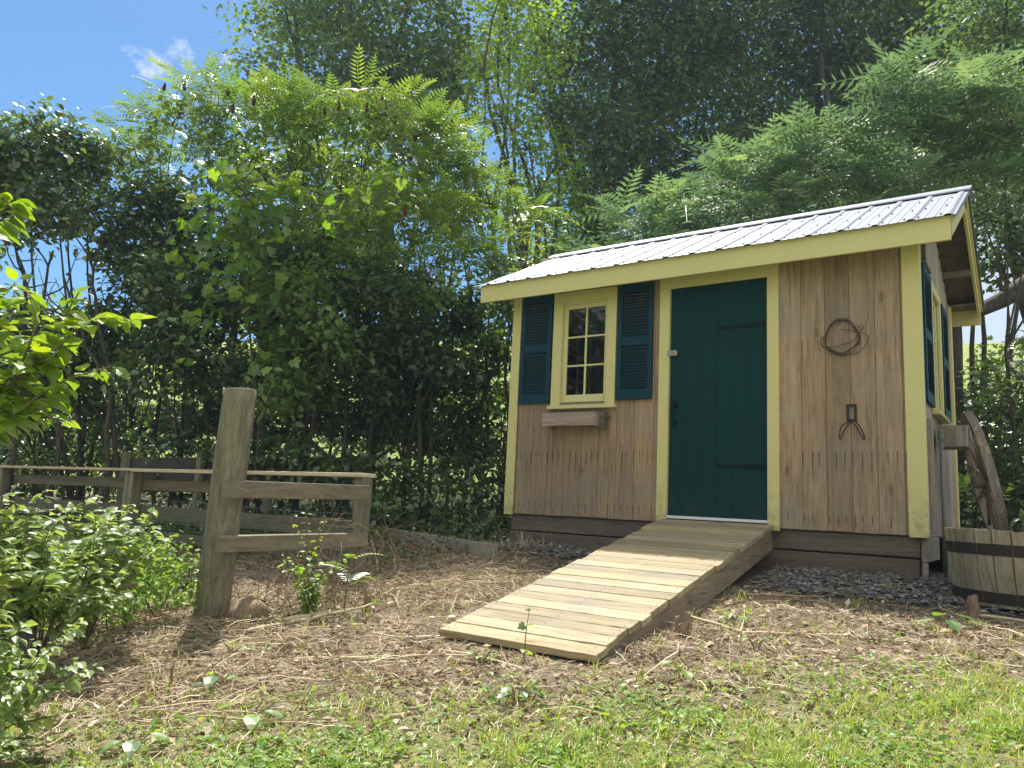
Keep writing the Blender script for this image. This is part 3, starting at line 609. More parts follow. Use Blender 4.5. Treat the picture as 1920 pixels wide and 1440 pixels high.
# ---------------------------------------------------------------- wire coil
cw = MB()
def loop(cx, cz, rx, rz, n, y, ph=0, turns=1.0, wob=0.01, seed=0):
    r = np.random.RandomState(seed); k1, k2 = r.uniform(0, 6, 2)
    t_ = np.linspace(0, 2*math.pi*turns, n)+ph
    return np.stack([cx+(rx+wob*np.sin(3*t_+k1))*np.cos(t_), y+0.006*np.sin(t_*2.3+k2)-0.008, cz+(rz+wob*np.sin(2*t_+k2))*np.sin(t_)], 1)
for q in range(4): cw.tube(loop(3.005+q*0.004, 1.41-q*0.002, 0.118, 0.115+0.006*q, 60, -0.012, q, 1.0, 0.012, q), 0.0028, 5)
cw.tube(loop(3.03, 1.365, 0.165, 0.095, 60, -0.014, 2.6, 0.86, 0.01, 9), 0.0026, 5)
cw.tube([(2.86, -.015, 1.36), (2.9, -.02, 1.33), (2.98, -.02, 1.335), (3.08, -.02, 1.36), (3.12, -.02, 1.40), (3.15, -.02, 1.44), (3.165, -.018, 1.475), (3.15, -.018, 1.49), (3.13, -.018, 1.475), (3.15, -.018, 1.44)], 0.0026, 5)
cw.lathe([(0.004, -0.01), (0.007, -0.024)], 8, (3.0, -0.0, 1.52), rot=[[1, 0, 0], [0, 0, 1], [0, -1, 0]])
o = cw.build('wire_coil', M['rust'], smooth=True); tag(o, 'rusty coil of thin wire hanging on the planks right of the green door', 'wire coil')
# ---------------------------------------------------------------- ramp
ramp = empty('wooden_ramp', (2.0, -1.4, gzf(2.0, -1.4)), 'sloping wooden ramp of cross boards leading up to the green door', 'ramp')
RX0, RX1, RY, RZ = 1.592, 2.497, -2.81, -0.612
rl = math.hypot(RY, RZ); ra = math.atan2(-RZ, -RY)        # slope
def rp(x, s, h): return (x, -s*math.cos(ra)-h*0-(-h)*0+h*(-math.sin(ra))*-1*0 - h*math.sin(ra)*1.0, -s*math.sin(ra)+h*math.cos(ra))
nbd = 23; s = 0.03; wd = (rl-0.03)/nbd; dk = MB()
for q in range(nbd):
    wq = wd*(1+random.uniform(-0.015, 0.015)); g = random.uniform(0.004, 0.010)
    xa, xb = RX0+random.uniform(-0.012, 0.006), RX1+random.uniform(-0.01, 0.014); h0 = random.uniform(-0.003, 0.002)
    s1 = min(s+wq, rl)
    # board top is split in strips lengthwise so that it can cup and splinter a little
    nx_ = 14; V = []; cup = random.uniform(0.0, 0.004); ej = rs.uniform(-0.0025, 0.0025, (nx_+1, 2))
    if q > nbd-5: ej[-3:] *= 2.2
    for a_ in range(nx_+1):
        xx = xa+(xb-xa)*a_/nx_
        for (ss, hh) in ((s+g/2+ej[a_, 0], h0), ((s+s1)/2, h0-cup), (s1-g/2+ej[a_, 1], h0), (s1-g/2+ej[a_, 1], h0-0.036), (s+g/2+ej[a_, 0], h0-0.036)): V.append(rp(xx, ss, hh))
    F_ = [np.array([[a_*5+b_, (a_+1)*5+b_, (a_+1)*5+(b_+1) % 5, a_*5+(b_+1) % 5] for a_ in range(nx_) for b_ in range(5)]), np.array([[4, 3, 2, 1, 0][::-1], [nx_*5+b_ for b_ in (4, 3, 2, 1, 0)]])]
    dk.add(V, F_, random.random()); s += wd
dko = dk.build('deck', M['deck'], ramp, bevel=0.002)
ns_ = MB(); s_ = 0.03
for q in range(nbd):
    for xq in (RX0+.035, (RX0+RX1)/2+.02, RX1-.035):
        for f_ in (.28, .72):
            p_ = rp(xq+random.uniform(-.006, .006), s_+wd*f_, 0.0005); ns_.lathe([(.0026, -.002), (.0026, .0006)], 6, p_)
    s_ += wd
no_ = sub('screws', ns_, M['iron'], dko); no_['kind'] = 'stuff'
for x0 in (RX0+0.012, (RX0+RX1)/2, RX1-0.052):
    sm = MB(); x1 = x0+0.04; V = []
    for xx in (x0, x1):
        for (ss, hh) in ((0.02, -0.0375), (rl-0.05, -0.0375), (rl-0.06, -0.055), (rl-0.5, -0.2), (0.02, -0.2)): V.append(rp(xx, ss, hh))
    sm.add(V, [np.array([[0, 1, 2, 3, 4], [9, 8, 7, 6, 5]]), np.array([[q, 5+q, 5+(q+1) % 5, (q+1) % 5] for q in range(5)])])
    sm.build('stringer', M['stringer'], ramp, bevel=0.003)
# ---------------------------------------------------------------- fence and posts
bp = np.array([0.03, -3.09]); bz = gzf(*bp)
post = MB(); k = 20; prof = []; a = np.arange(k)*2*math.pi/k
rr_ = 1+0.04*np.sin(a*2+1)+0.025*np.sin(a*3+0.4)+0.02*np.sin(a*7)
V = []; nz_ = 24; top_z = 0.655
for q in range(nz_+1):
    f_ = q/nz_; zz = bz-0.15+(top_z-bz+0.15)*f_; R_ = (0.101-0.004*f_)*(1+0.012*math.sin(f_*11))*(1-0.03*(f_ > 0.995)); lean = 0.165*f_
    if q == nz_:
        zz_ = zz+0.006*np.cos(a)
    else: zz_ = np.full(k, zz)
    V.append(np.stack([bp[0]+lean+R_*rr_*np.cos(a)*(1+0.006*np.sin(a*11)), bp[1]-0.07*f_+R_*rr_*np.sin(a), zz_], 1))
V = np.concatenate(V); i, j = np.meshgrid(np.arange(nz_), np.arange(k), indexing='ij'); i = i.ravel(); j = j.ravel(); j2 = (j+1) % k
post.add(V, [np.stack([i*k+j, i*k+j2, (i+1)*k+j2, (i+1)*k+j], 1), np.array([[nz_*k+q for q in range(k)]])], 0.5)
po = post.build('gate_post', M['post'], smooth=True, bevel=0.004); tag(po, 'thick weathered round post leaning slightly, standing before the rail fence', 'post')
gate = empty('corner_rails', (0.05, -2.5, gzf(0.05, -2.5)), 'two weathered rails nailed between the thick round post and the fence corner', 'rail panel')
def rail(a_, b_, hgt, th, mat, name, parent, jit=0.003):
    a_ = np.array(a_, float); b_ = np.array(b_, float); d_ = b_-a_; L_ = np.linalg.norm(d_); d_ /= L_
    side = np.cross(d_, [0, 0, 1]); side /= np.linalg.norm(side); up = np.cross(side, d_)
    m = MB(); m.box((a_+b_)/2, (L_, th, hgt), np.stack([d_, side, up], 1), jit=jit); return m.build(name, M[mat], parent, bevel=0.003)
rail(at(420, 917, 4.47), at(690, 924, 5.62), 0.1, 0.036, 'raily', 'rail', gate)
rail(at(408, 1020, 4.50), at(687, 1012, 5.62), 0.095, 0.036, 'raily', 'rail', gate)
fence = empty('rail_fence', (-3.5, -1.95, gzf(-3.5, -1.95)), 'long low rail fence with a flat sunlit top board behind the bushes', 'fence')
FY = -1.93
MB().b2((0.01, FY-0.05, gzf(0.0, FY)-0.1), (0.105, FY+0.05, 0.195), jit=0.004).build('fence_post', M['post'], fence, bevel=0.006)
for fx in (-3.06, -5.84, -8.7): MB().b2((fx-0.06, FY-0.06, gzf(fx, FY)-0.2), (fx+0.08, FY+0.05, 0.178), jit=0.005).build('fence_post', M['post'], fence, bevel=0.006)
for (xa, xb) in ((0.12, -3.0), (-3.02, -5.9), (-5.91, -8.8)):
    rail((xa, FY-0.01, 0.203), (xb, FY-0.01, 0.197), 0.026, 0.14, 'cap', 'top_board', fence, 0.004)
    rail((xa-0.1, FY+0.075, 0.08), (xb, FY+0.075, 0.06), 0.1, 0.036, 'rail', 'rail', fence)
    rail((xa-0.1, FY+0.075, -0.20), (xb, FY+0.075, -0.20), 0.13, 0.034, 'rail', 'rail', fence)
    rail((xa-0.1, FY+0.075, -0.40), (xb, FY+0.075, -0.41), 0.09, 0.034, 'rail', 'rail', fence)
wr = MB()
for q in range(8):
    zz = -0.08-q*0.048; wr.tube([(x_, FY-0.065+0.01*math.sin(x_*3+q), zz+0.008*math.sin(x_*2.3+q*1.7)) for x_ in np.linspace(0.05, -3.0, 22)], 0.0022, 4)
for x_ in np.linspace(0.0, -2.95, 26): wr.tube([(x_, FY-0.066, -0.07), (x_+0.01, FY-0.066, -0.42)], 0.0018, 4)
wr.build('wire_mesh', M['pipe'], fence)
# dark boards of a raised bed behind the fence
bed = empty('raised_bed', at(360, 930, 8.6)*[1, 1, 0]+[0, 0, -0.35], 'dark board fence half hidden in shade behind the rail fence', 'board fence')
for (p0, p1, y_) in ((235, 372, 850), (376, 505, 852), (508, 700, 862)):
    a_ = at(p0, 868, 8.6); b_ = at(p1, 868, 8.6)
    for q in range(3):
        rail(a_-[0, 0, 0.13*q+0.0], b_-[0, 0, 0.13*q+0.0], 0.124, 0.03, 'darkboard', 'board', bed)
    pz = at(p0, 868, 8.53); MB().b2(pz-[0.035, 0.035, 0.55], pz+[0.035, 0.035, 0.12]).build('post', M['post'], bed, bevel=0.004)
# landscape timber lying left of the shed
tb = rail((-1.62, -0.14, gzf(-1.62, -0.14)+0.05), (0.33, -0.62, gzf(0.33, -0.62)+0.035), 0.13, 0.10, 'grey', 'landscape_timber', None, 0.006); tag(tb, 'long grey timber lying on the ground left of the shed', 'timber')
# ---------------------------------------------------------------- half barrel planter
bx0, by0 = 4.235, -0.33; br_, bb_, bh = 0.56, 0.51, 0.43; b0 = gzf(bx0, by0)-0.03
barrel = empty('half_barrel', (bx0, by0, b0), 'half whiskey barrel planter of old staves with rusty bands beside the shed', 'planter')
nst = 33; sm = MB()
for q in range(nst):
    a0 = q*2*math.pi/nst+0.006; a1 = (q+1)*2*math.pi/nst-0.006; dh = random.uniform(-0.008, 0.008); V = []
    for aa in (a0, (a0+a1)/2, a1):
        for (R_, zz) in ((bb_, 0), (bb_+0.032, bh*0.5), (br_, bh+dh), (br_-0.028, bh+dh), (bb_-0.0, bh*0.5), (bb_-0.03, 0)):
            V.append((bx0+R_*math.cos(aa), by0+R_*math.sin(aa), b0+zz))
    sm.add(V, [np.array([[c_*6+e, (c_+1)*6+e, (c_+1)*6+(e+1) % 6, c_*6+(e+1) % 6] for c_ in range(2) for e in range(6)]), np.array([[5, 4, 3, 2, 1, 0], [12, 13, 14, 15, 16, 17]])])
sm.build('staves', M['stave'], barrel, bevel=0.003)
for (za, zb) in ((0.02, 0.085), (0.29, 0.355)):
    def RR(z_): return (bb_+(0.032)*z_/(bh*0.5) if z_ < bh*0.5 else bb_+0.032+(br_-bb_-0.032)*(z_-bh*0.5)/(bh*0.5))+0.0035
    m = MB(); n_ = 48; V = []
    for q in range(n_):
        aa = q*2*math.pi/n_
        for (R_, zz) in ((RR(za), za), (RR(zb), zb), (RR(zb)-0.003, zb), (RR(za)-0.003, za)): V.append((bx0+R_*math.cos(aa), by0+R_*math.sin(aa), b0+zz))
    m.add(V, np.array([[q*4+e, ((q+1) % n_)*4+e, ((q+1) % n_)*4+(e+1) % 4, q*4+(e+1) % 4] for q in range(n_) for e in range(4)]), 0.4)
    m.build('band', M['band'], barrel, smooth=False)
sl = MB().lathe([(0.49, 0.30), (0.50, 0.37), (0.3, 0.385), (0.02, 0.39)], 24, (bx0, by0, b0)); sl.build('soil', M['stump'], barrel)
# ---------------------------------------------------------------- wagon wheel, beam, hydrant
wc = at(1845, 902, 6.05)
wheel = empty('wagon_wheel', (wc[0], wc[1], wc[2]-0.5), 'old wooden wagon wheel leaning edge-on beside the shed behind the barrel', 'wheel')
view = (wc-CAM); view /= np.linalg.norm(view)
top_dir = at(1813, 775, 6.05)-at(1874, 1012, 5.9); top_dir = top_dir/np.linalg.norm(top_dir)
# the wheel's axle lies almost across the line of sight
side = np.cross(view, top_dir); side /= np.linalg.norm(side); inp = np.cross(top_dir, side)
tilt = math.radians(6.5); ax_ = side*math.cos(tilt)+inp*math.sin(tilt); e1 = top_dir; e2 = np.cross(ax_, e1)
Rw = 0.545
def wp(r_, th_, w_): return wc+e1*r_*math.cos(th_)+e2*r_*math.sin(th_)+ax_*w_
m = MB(); n_ = 48
V = [wp(R_, q*2*math.pi/n_, w_) for q in range(n_) for (R_, w_) in ((Rw, -0.03), (Rw, 0.03), (Rw-0.055, 0.026), (Rw-0.055, -0.026))]
m.add(V, np.array([[q*4+e, ((q+1) % n_)*4+e, ((q+1) % n_)*4+(e+1) % 4, q*4+(e+1) % 4] for q in range(n_) for e in range(4)]), 0.4); m.build('rim', M['wheelwood'], wheel)
m = MB(); V = [wp(R_, q*2*math.pi/n_, w_) for q in range(n_) for (R_, w_) in ((Rw+0.008, -0.030), (Rw+0.008, 0.030), (Rw+0.0005, 0.030), (Rw+0.0005, -0.030))]
m.add(V, np.array([[q*4+e, ((q+1) % n_)*4+e, ((q+1) % n_)*4+(e+1) % 4, q*4+(e+1) % 4] for q in range(n_) for e in range(4)]), 0.4); m.build('tyre', M['wheelwood'], wheel)
for q in range(12):
    th_ = q*math.pi/6+0.2; m = MB().tube([wp(0.06, th_, 0.02), wp(0.25, th_, 0.012), wp(Rw-0.056, th_, 0.0)], [0.022, 0.018, 0.015], 7); m.build('spoke', M['spoke'], wheel, smooth=True)
m = MB(); n_ = 16
hp = [(0.03, -0.08), (0.045, -0.078), (0.055, -0.04), (0.06, 0.0), (0.055, 0.04), (0.045, 0.075), (0.03, 0.078)]
V = [wp(R_, q*2*math.pi/n_, w_) for (R_, w_) in hp for q in range(n_)]
i, j = np.meshgrid(np.arange(len(hp)-1), np.arange(n_), indexing='ij'); i = i.ravel(); j = j.ravel(); j2 = (j+1) % n_
m.add(V, [np.stack([i*n_+j, i*n_+j2, (i+1)*n_+j2, (i+1)*n_+j], 1), np.array([list(range(n_))[::-1]]), np.array([[(len(hp)-1)*n_+q for q in range(n_)]])], 0.5); m.build('hub', M['wheelwood'], wheel, smooth=True)
bm_ = MB(); bm_.b2((XR+0.03, 0.55, 0.63), (XR+0.235, 0.80, 0.79), jit=0.006)
o = bm_.build('timber_block', M['wheelwood'], bevel=0.006); tag(o, 'short thick dark timber beam below the side window, touching the wheel', 'beam')
hy = empty('yard_hydrant', (XR+0.09, 0.30, gzf(XR+.09, 0.3)), 'thin grey green standpipe with a tap against the shed side wall', 'standpipe')
MB().tube([(XR+.085, .30, gzf(XR+.09, .3)-.05), (XR+.085, .30, .70)], .0135, 10).build('pipe', M['pipe'], hy, smooth=True)
MB().lathe([(.019, .0), (.021, .02), (.021, .05), (.017, .07)], 10, (XR+.085, .30, .66)).build('tap_head', M['pipe'], hy)
MB().tube([(XR+.085, .30, .715), (XR+.12, .27, .72), (XR+.15, .25, .735)], .006, 6).lathe([(.004, 0), (.011, .006), (.004, .012)], 8, (XR+.155, .248, .733)).build('lever', M['brass'], hy)
# ================================================================ vegetation
def nrm(v): return v/(np.linalg.norm(v, axis=-1, keepdims=True)+1e-9)
KITE = (np.array([[0, 0, 0], [0.42, 0.30, 0.06], [1, 0, -0.08], [0.42, -0.30, 0.06]]), [np.array([[0, 2, 1], [0, 3, 2]])])
OV = (np.array([[0, 0, 0], [.33, 0, .02], [.68, 0, 0], [1, 0, -.13], [.16, .2, .05], [.42, .29, .06], [.72, .17, .01], [.16, -.2, .05], [.42, -.29, .06], [.72, -.17, .01]]),
      [np.array([[0, 1, 4], [2, 3, 6], [0, 7, 1], [2, 9, 3]]), np.array([[1, 5, 4, 1], ])[:0].reshape(0, 4), np.array([[1, 2, 6, 5], [1, 8, 9, 2]]), np.array([[1, 5, 4], [1, 7, 8]])])
_ga = [(-0.14, .20), (.06, .50), (.30, .34), (.52, .46), (.66, .22), (1.0, 0.0)]
GRAPE = (np.array([[0.0, 0, 0], [.45, 0, .03]]+[[a_, b_, -.06*b_] for a_, b_ in _ga[:-1]]+[[1.0, 0, -.12]]+[[a_, -b_, -.06*b_] for a_, b_ in _ga[:-1][::-1]]),
         [np.array([[0, 1, 2]]+[[1, q+1, q] for q in range(2, 7)]+[[1, q+1, q] for q in range(7, 12)]+[[0, 12, 1]])])
MAPLE = (np.array([[0, 0, 0], [.05, .42, -.06], [.38, .22, .03], [.55, .50, -.06], [.62, .16, .02], [1, 0, -.12], [.62, -.16, .02], [.55, -.50, -.06], [.38, -.22, .03], [.05, -.42, -.06]]),
         [np.array([[0, 2, 1], [2, 4, 3], [0, 5, 2], [2, 5, 4], [0, 8, 5], [8, 6, 5], [0, 9, 8], [8, 7, 6]])])
def frond(nl=11, droop=0.25, wid=0.20, lw=0.030):
    V = []; F_ = []
    t_ = np.linspace(0.12, 1, nl)
    def rach(t): return np.array([t, 0, 0.28*t*(1-t)*1.2-droop*t*t])
    for q in range(6):
        p = rach(q/5); V += [p+[0, 0.006, 0], p-[0, 0.006, 0]]
    for q in range(5): F_.append([2*q, 2*q+2, 2*q+3, 2*q+1])
    tri = []
    for idx, t in enumerate(t_):
        p = rach(t); L_ = wid*(0.55+0.9*math.sin(math.pi*min(1, (t*0.85+0.12))))*0.8
        for sg in (1, -1):
            b = len(V); d_ = nrm(np.array([0.45, sg*1.0, -0.28])); n2 = np.array([1.0, 0, 0])*lw
            V += [p, p+d_*L_*0.4+n2+[0, 0, .004], p+d_*L_, p+d_*L_*0.4-n2+[0, 0, .004]]
            F_.append([b, b+3, b+2, b+1] if sg > 0 else [b, b+1, b+2, b+3])
    b = len(V); p = rach(1); V += [p, p+[.09, .02, -.04], p+[.2, 0, -.11], p+[.09, -.02, -.04]]; F_.append([b, b+3, b+2, b+1])
    return np.array(V), [np.array(F_)]
FRONDS = [frond(9, 0.15, .25), frond(10, 0.38, .25), frond(9, 0.6, .25), frond(10, 0.28, 0.28)]
FR_WIDE = [frond(8, 0.35, .30, .036), frond(9, 0.6, .30, .036), frond(8, 0.85, .28, .034)]
FROND_LOW = [frond(7, 0.2, 0.24), frond(7, 0.5, 0.24)]
def scatter(mb, P_, d_, n_, S, tmpl, rnd=None):
    V, F_ = tmpl; n = len(P_)
    if n == 0: return
    d_ = nrm(d_); s_ = nrm(np.cross(n_, d_)); n2 = np.cross(d_, s_)
    W = P_[:, None, :]+S[:, None, None]*(V[None, :, 0:1]*d_[:, None, :]+V[None, :, 1:2]*s_[:, None, :]+V[None, :, 2:3]*n2[:, None, :])
    r = rs.rand(n) if rnd is None else rnd; k = len(V)
    base = mb.n; first = True
    off = (np.arange(n)*k)
    FF = []; RR_ = []
    for f in F_:
        if len(f) == 0: continue
        FF.append((off[:, None, None]+f[None]).reshape(-1, f.shape[1])); RR_.append(np.repeat(r, len(f)))
    mb.V.append(W.reshape(-1, 3))
    for f, r2 in zip(FF, RR_): mb.F.append(f+base); mb.R.append(r2)
    mb.n += n*k
def rdir(n): return nrm(rs.normal(size=(n, 3)))
def clump_seeds(c, r, n, inner=0.45):
    u = rdir(n); rad = (inner+(1-inner)*rs.rand(n)**0.6)
    r = np.array(r) if np.ndim(r) else np.array([r, r, r*0.85])
    return c+u*rad[:, None]*r*(1+0.15*rs.normal(size=(n, 1))), u
def leafy(mb, clumps, nseed, per, sr, size, tmpl, dens_pow=2.0, up=0.9, outw=0.5, droop=0.35, inner=0.35):
    for c, r in clumps:
        r0 = r if np.isscalar(r) else float(np.mean(r))
        n = max(4, int(nseed*r0**dens_pow))
        sp, u = clump_seeds(np.array(c), r, n, inner)
        Ps = np.repeat(sp, per, 0)+rs.normal(size=(n*per, 3))*(np.array([sr, sr, sr*0.7]) if np.isscalar(sr) else sr)
        U = np.repeat(u, per, 0); seedc = np.repeat(rs.rand(n), per)
        N_ = nrm(rs.normal(size=(n*per, 3))*0.55+U*outw+np.array([0, 0, up]))
        D_ = rs.normal(size=(n*per, 3))+U*0.7+np.array([0, 0, -droop]); D_ -= (D_*N_).sum(1, keepdims=True)*N_
        scatter(mb, Ps, D_, N_, size*(0.65+0.7*rs.rand(n*per)), tmpl, np.clip(0.55*seedc+0.45*rs.rand(n*per), 0, 1))
def frondy(mb, clumps, nros, size, tmpls, nf=7, mono=False):
    tips = []
    for c, r in clumps:
        r0 = r if np.isscalar(r) else float(np.mean(r)); n = max(3, int(nros*r0**2))
        sp, u = clump_seeds(np.array(c), r, n, 0.35)
        keep = u[:, 2] > -0.55; sp = sp[keep]; u = u[keep]; n = len(sp)
        tips.append(sp)
        for v in range(nf):
            a_ = rs.uniform(0, 6.283, n)+v*6.283/nf*0+0; el = rs.uniform(0.05, 0.85, n)
            D_ = np.stack([np.cos(a_)*np.cos(el), np.sin(a_)*np.cos(el), np.sin(el)], 1)+u*0.35
            N_ = np.array([0, 0, 1.0])+rs.normal(size=(n, 3))*0.22
            scatter(mb, sp+rs.normal(size=(n, 3))*0.04, D_, N_, size*(0.7+0.5*rs.rand(n)), tmpls[v % len(tmpls)], np.clip(0.5+0.28*rs.normal(size=n), 0, 1))
    return np.concatenate(tips)
def limb(mb, a_, b_, r0, r1, n=7, bend=0.12, k=6, sag=0.0):
    a_ = np.array(a_, float); b_ = np.array(b_, float); L_ = np.linalg.norm(b_-a_); t_ = np.linspace(0, 1, n)[:, None]
    o1 = rdir(1)*bend*L_; o2 = rdir(1)*bend*0.5*L_
    p = a_+(b_-a_)*t_+o1*np.sin(math.pi*t_)+o2*np.sin(2*math.pi*t_)+np.array([0, 0, 1])*sag*np.sin(math.pi*t_)
    mb.tube(p, r0+(r1-r0)*np.linspace(0, 1, n), k, cap=False); return p
def skeleton(mb, base, clumps, r, fork=0.35, stems=1, twigs=3):
    base = np.array(base, float)
    cs_ = [np.array(c) for c, _ in clumps]; mean = np.mean(cs_, 0)
    if stems == 1:
        f_ = base+(mean-base)*fork; f_[0:2] = base[0:2]+(mean-base)[0:2]*fork*0.5
        limb(mb, base-[0, 0, .1], f_, r, r*0.72, 7, 0.03, 9)
        for c in cs_: limb(mb, f_, c, r*0.5, r*0.12, 8, 0.1, 6, 0.1)
    else:
        for c in cs_: limb(mb, base+rdir(1)[0]*[.12, .12, 0]-[0, 0, .05], c, r, r*0.3, 9, 0.08, 6)
    for c, rr in clumps:
        r0 = rr if np.isscalar(rr) else float(np.mean(rr))
        for _ in range(twigs): limb(mb, np.array(c)-[0, 0, r0*0.5], np.array(c)+rdir(1)[0]*r0*0.85, r*0.22+.004, .003, 5, 0.12, 5)
def base_at(px, d):
    p = at(px, 940, d); return np.array([p[0], p[1], gzf(p[0], p[1])])
def CL(lst, d, dj=0.5):                                   # (px, py, radius px) -> world clumps at depth d
    out = []
    for px, py, rp_ in lst:
        dd = d+rs.uniform(-dj, dj); out.append((at(px, py, dd), rp_/F*dd))
    return out
def cone(pos, h=0.135):
    m = MB(); n_ = 8; prof = [(0.004, 0), (0.019, 0.12), (0.024, 0.35), (0.020, 0.62), (0.012, 0.85), (0.003, 1.0)]
    m.lathe([(r_*(1+0.1*random.random()), z_*h) for r_, z_ in prof], n_, pos); m.V[-1] += rs.normal(size=m.V[-1].shape)*0.0028; return m
def sumac(px, d, cl, label, nros=24, size=0.52, mat='sumac', cones=(), under=True, dj=0.45, tmpls=None, low=0, r=0.035, dens=200):
    b = base_at(px, d); cls = CL(cl, d, dj)
    e = empty('sumac_shrub', b, label, 'sumac', 'sumacs with long feather leaves')
    t_ = MB(); skeleton(t_, b, cls, r*0.85, stems=1, fork=0.5, twigs=4); t_.build('stems', M['bark'], e, smooth=True)
    c_ = MB(); frondy(c_, cls, nros, size, tmpls or FRONDS, 7)
    if under: leafy(c_, [(c-[0, 0, q_*0.55], q_*0.95) for c, q_ in cls], dens, 9, 0.10, 0.095, KITE)
    c_.build('crown', M[mat], e)
    for (cx_, cy_) in cones:
        cone(at(cx_, cy_+8, d-0.45)).build('fruit_cone', M['fruit'], e, smooth=True)
    return e
def tree(name, px, d, cl, label, cat, mat, size, nseed, per, sr, tmpl=KITE, r=0.16, group=None, dj=1.0, stems=1, base=None, twigs=3, **k):
    b = base_at(px, d) if base is None else np.array(base); cls = CL(cl, d, dj)
    e = empty(name, b, label, cat, group)
    t_ = MB(); skeleton(t_, b, cls, r, stems=stems, twigs=twigs); t_.build('trunk' if stems == 1 else 'stems', M['bark'], e, smooth=True)
    c_ = MB(); leafy(c_, cls, nseed, per, sr, size, tmpl, **k); c_.build('crown', M[mat], e)
    return e
TG = 'tall trees behind the thicket'; BOUGH = np.array([0.42, 0.42, 0.20])
tree('maple_tree', 720, 19.5, [(560, 50, 85), (492, 145, 52), (640, 130, 95), (760, 60, 120), (720, 170, 95), (860, 130, 95), (560, 190, 60), (640, 10, 100), (640, -100, 110), (800, -100, 120), (800, 210, 80), (480, 190, 30)], 'tall leafy tree rising against blue sky behind the sumac thicket', 'tree', 'tree', 0.15, 28, 46, BOUGH, r=0.24, group=TG)
tree('maple_tree', 985, 16.5, [(955, 90, 48), (935, 200, 40), (990, 260, 45), (960, 330, 38), (1015, 400, 45), (1050, 300, 35), (950, 10, 55), (1010, 340, 40), (1055, 460, 40), (960, -60, 60), (1030, 60, 50), (1000, 150, 50), (910, 130, 40), (1070, 380, 45), (1000, 480, 40), (960, 400, 35)], 'slender bright green tree in the gap between two dark tall trees', 'tree', 'lime', 0.115, 60, 28, BOUGH*0.6, r=0.12, group=TG)
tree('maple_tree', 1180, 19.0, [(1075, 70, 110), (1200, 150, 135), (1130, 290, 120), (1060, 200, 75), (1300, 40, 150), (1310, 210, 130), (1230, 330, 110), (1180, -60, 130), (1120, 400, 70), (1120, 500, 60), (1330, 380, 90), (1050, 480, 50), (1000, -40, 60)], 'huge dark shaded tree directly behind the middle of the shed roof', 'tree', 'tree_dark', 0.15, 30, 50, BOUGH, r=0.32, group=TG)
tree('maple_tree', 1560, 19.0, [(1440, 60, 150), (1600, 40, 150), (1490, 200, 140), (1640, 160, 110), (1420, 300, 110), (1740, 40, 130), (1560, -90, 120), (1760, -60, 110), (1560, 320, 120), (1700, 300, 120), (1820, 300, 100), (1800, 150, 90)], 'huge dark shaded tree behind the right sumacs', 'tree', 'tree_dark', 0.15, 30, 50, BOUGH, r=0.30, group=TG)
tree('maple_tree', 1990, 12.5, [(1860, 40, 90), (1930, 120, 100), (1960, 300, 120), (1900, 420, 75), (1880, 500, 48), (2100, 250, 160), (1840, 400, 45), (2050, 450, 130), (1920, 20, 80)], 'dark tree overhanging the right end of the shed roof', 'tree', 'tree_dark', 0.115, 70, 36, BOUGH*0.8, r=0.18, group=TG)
# trees on the camera's own side of the yard, mirrored in the shed's window
for x_, y_, lb in ((-12.5, -15, 'leafy tree across the yard facing the shed, leftmost of three'), (-8.8, -16, 'leafy tree across the yard facing the shed, middle of three'), (-5, -17, 'leafy tree across the yard facing the shed, rightmost of three')):
    b_ = np.array([x_, y_, gzf(x_, y_)]); e = empty('yard_tree', b_, lb, 'tree', 'trees across the yard'); cls = [(b_+[q, w_, h_], 1.9) for q, w_, h_ in ((-1.5, 0, 4.2), (1.4, .3, 4.4), (0, 0, 7.4), (-2, 0.4, 1.8), (2.1, -.2, 1.9), (0, 0, 2.2), (-1.6, 0, 6.2), (1.8, 0, 6.4))]
    m = MB(); skeleton(m, b_, cls, .2, twigs=0); m.build('trunk', M['bark'], e); m = MB(); leafy(m, cls, 28, 14, .35, .30, KITE); m.build('crown', M['dark'], e)
# sumacs above the shed
RG = []
for px, d, cl, lb in (
    (1150, 10.6, [(1110, 425, 55), (1165, 405, 60), (1225, 385, 55), (1130, 470, 50), (1200, 450, 60)], 'blue green sumac showing lowest at the left end above the shed roof'),
    (1330, 10.2, [(1285, 350, 55), (1345, 345, 60), (1270, 410, 60), (1390, 300, 55), (1350, 410, 65)], 'blue green sumac above the middle of the shed roof'),
    (1480, 9.9, [(1450, 265, 70), (1520, 255, 70), (1480, 335, 75), (1420, 350, 60)], 'broad sumac right of the roof middle with overlapping feather leaves'),
    (1640, 9.6, [(1600, 225, 65), (1635, 310, 75), (1700, 260, 75), (1560, 310, 65)], 'sumac above the roof between the broad sumac and the tallest sumac'),
    (1760, 9.4, [(1655, 140, 42), (1700, 130, 50), (1770, 160, 65), (1770, 260, 75), (1720, 330, 60)], 'tallest sumac with a pale spray reaching over the roof'),
    (1890, 9.2, [(1840, 115, 60), (1900, 160, 70), (1850, 235, 70), (1910, 290, 70), (1980, 180, 90)], 'sumac over the right end of the shed at the picture edge')):
    sumac(px, d, [(a_, b_+52, c_*0.95) for a_, b_, c_ in cl], lb, 40, 0.56, 'sumac_r', (), True, 0.4, tmpls=FR_WIDE, dens=60)
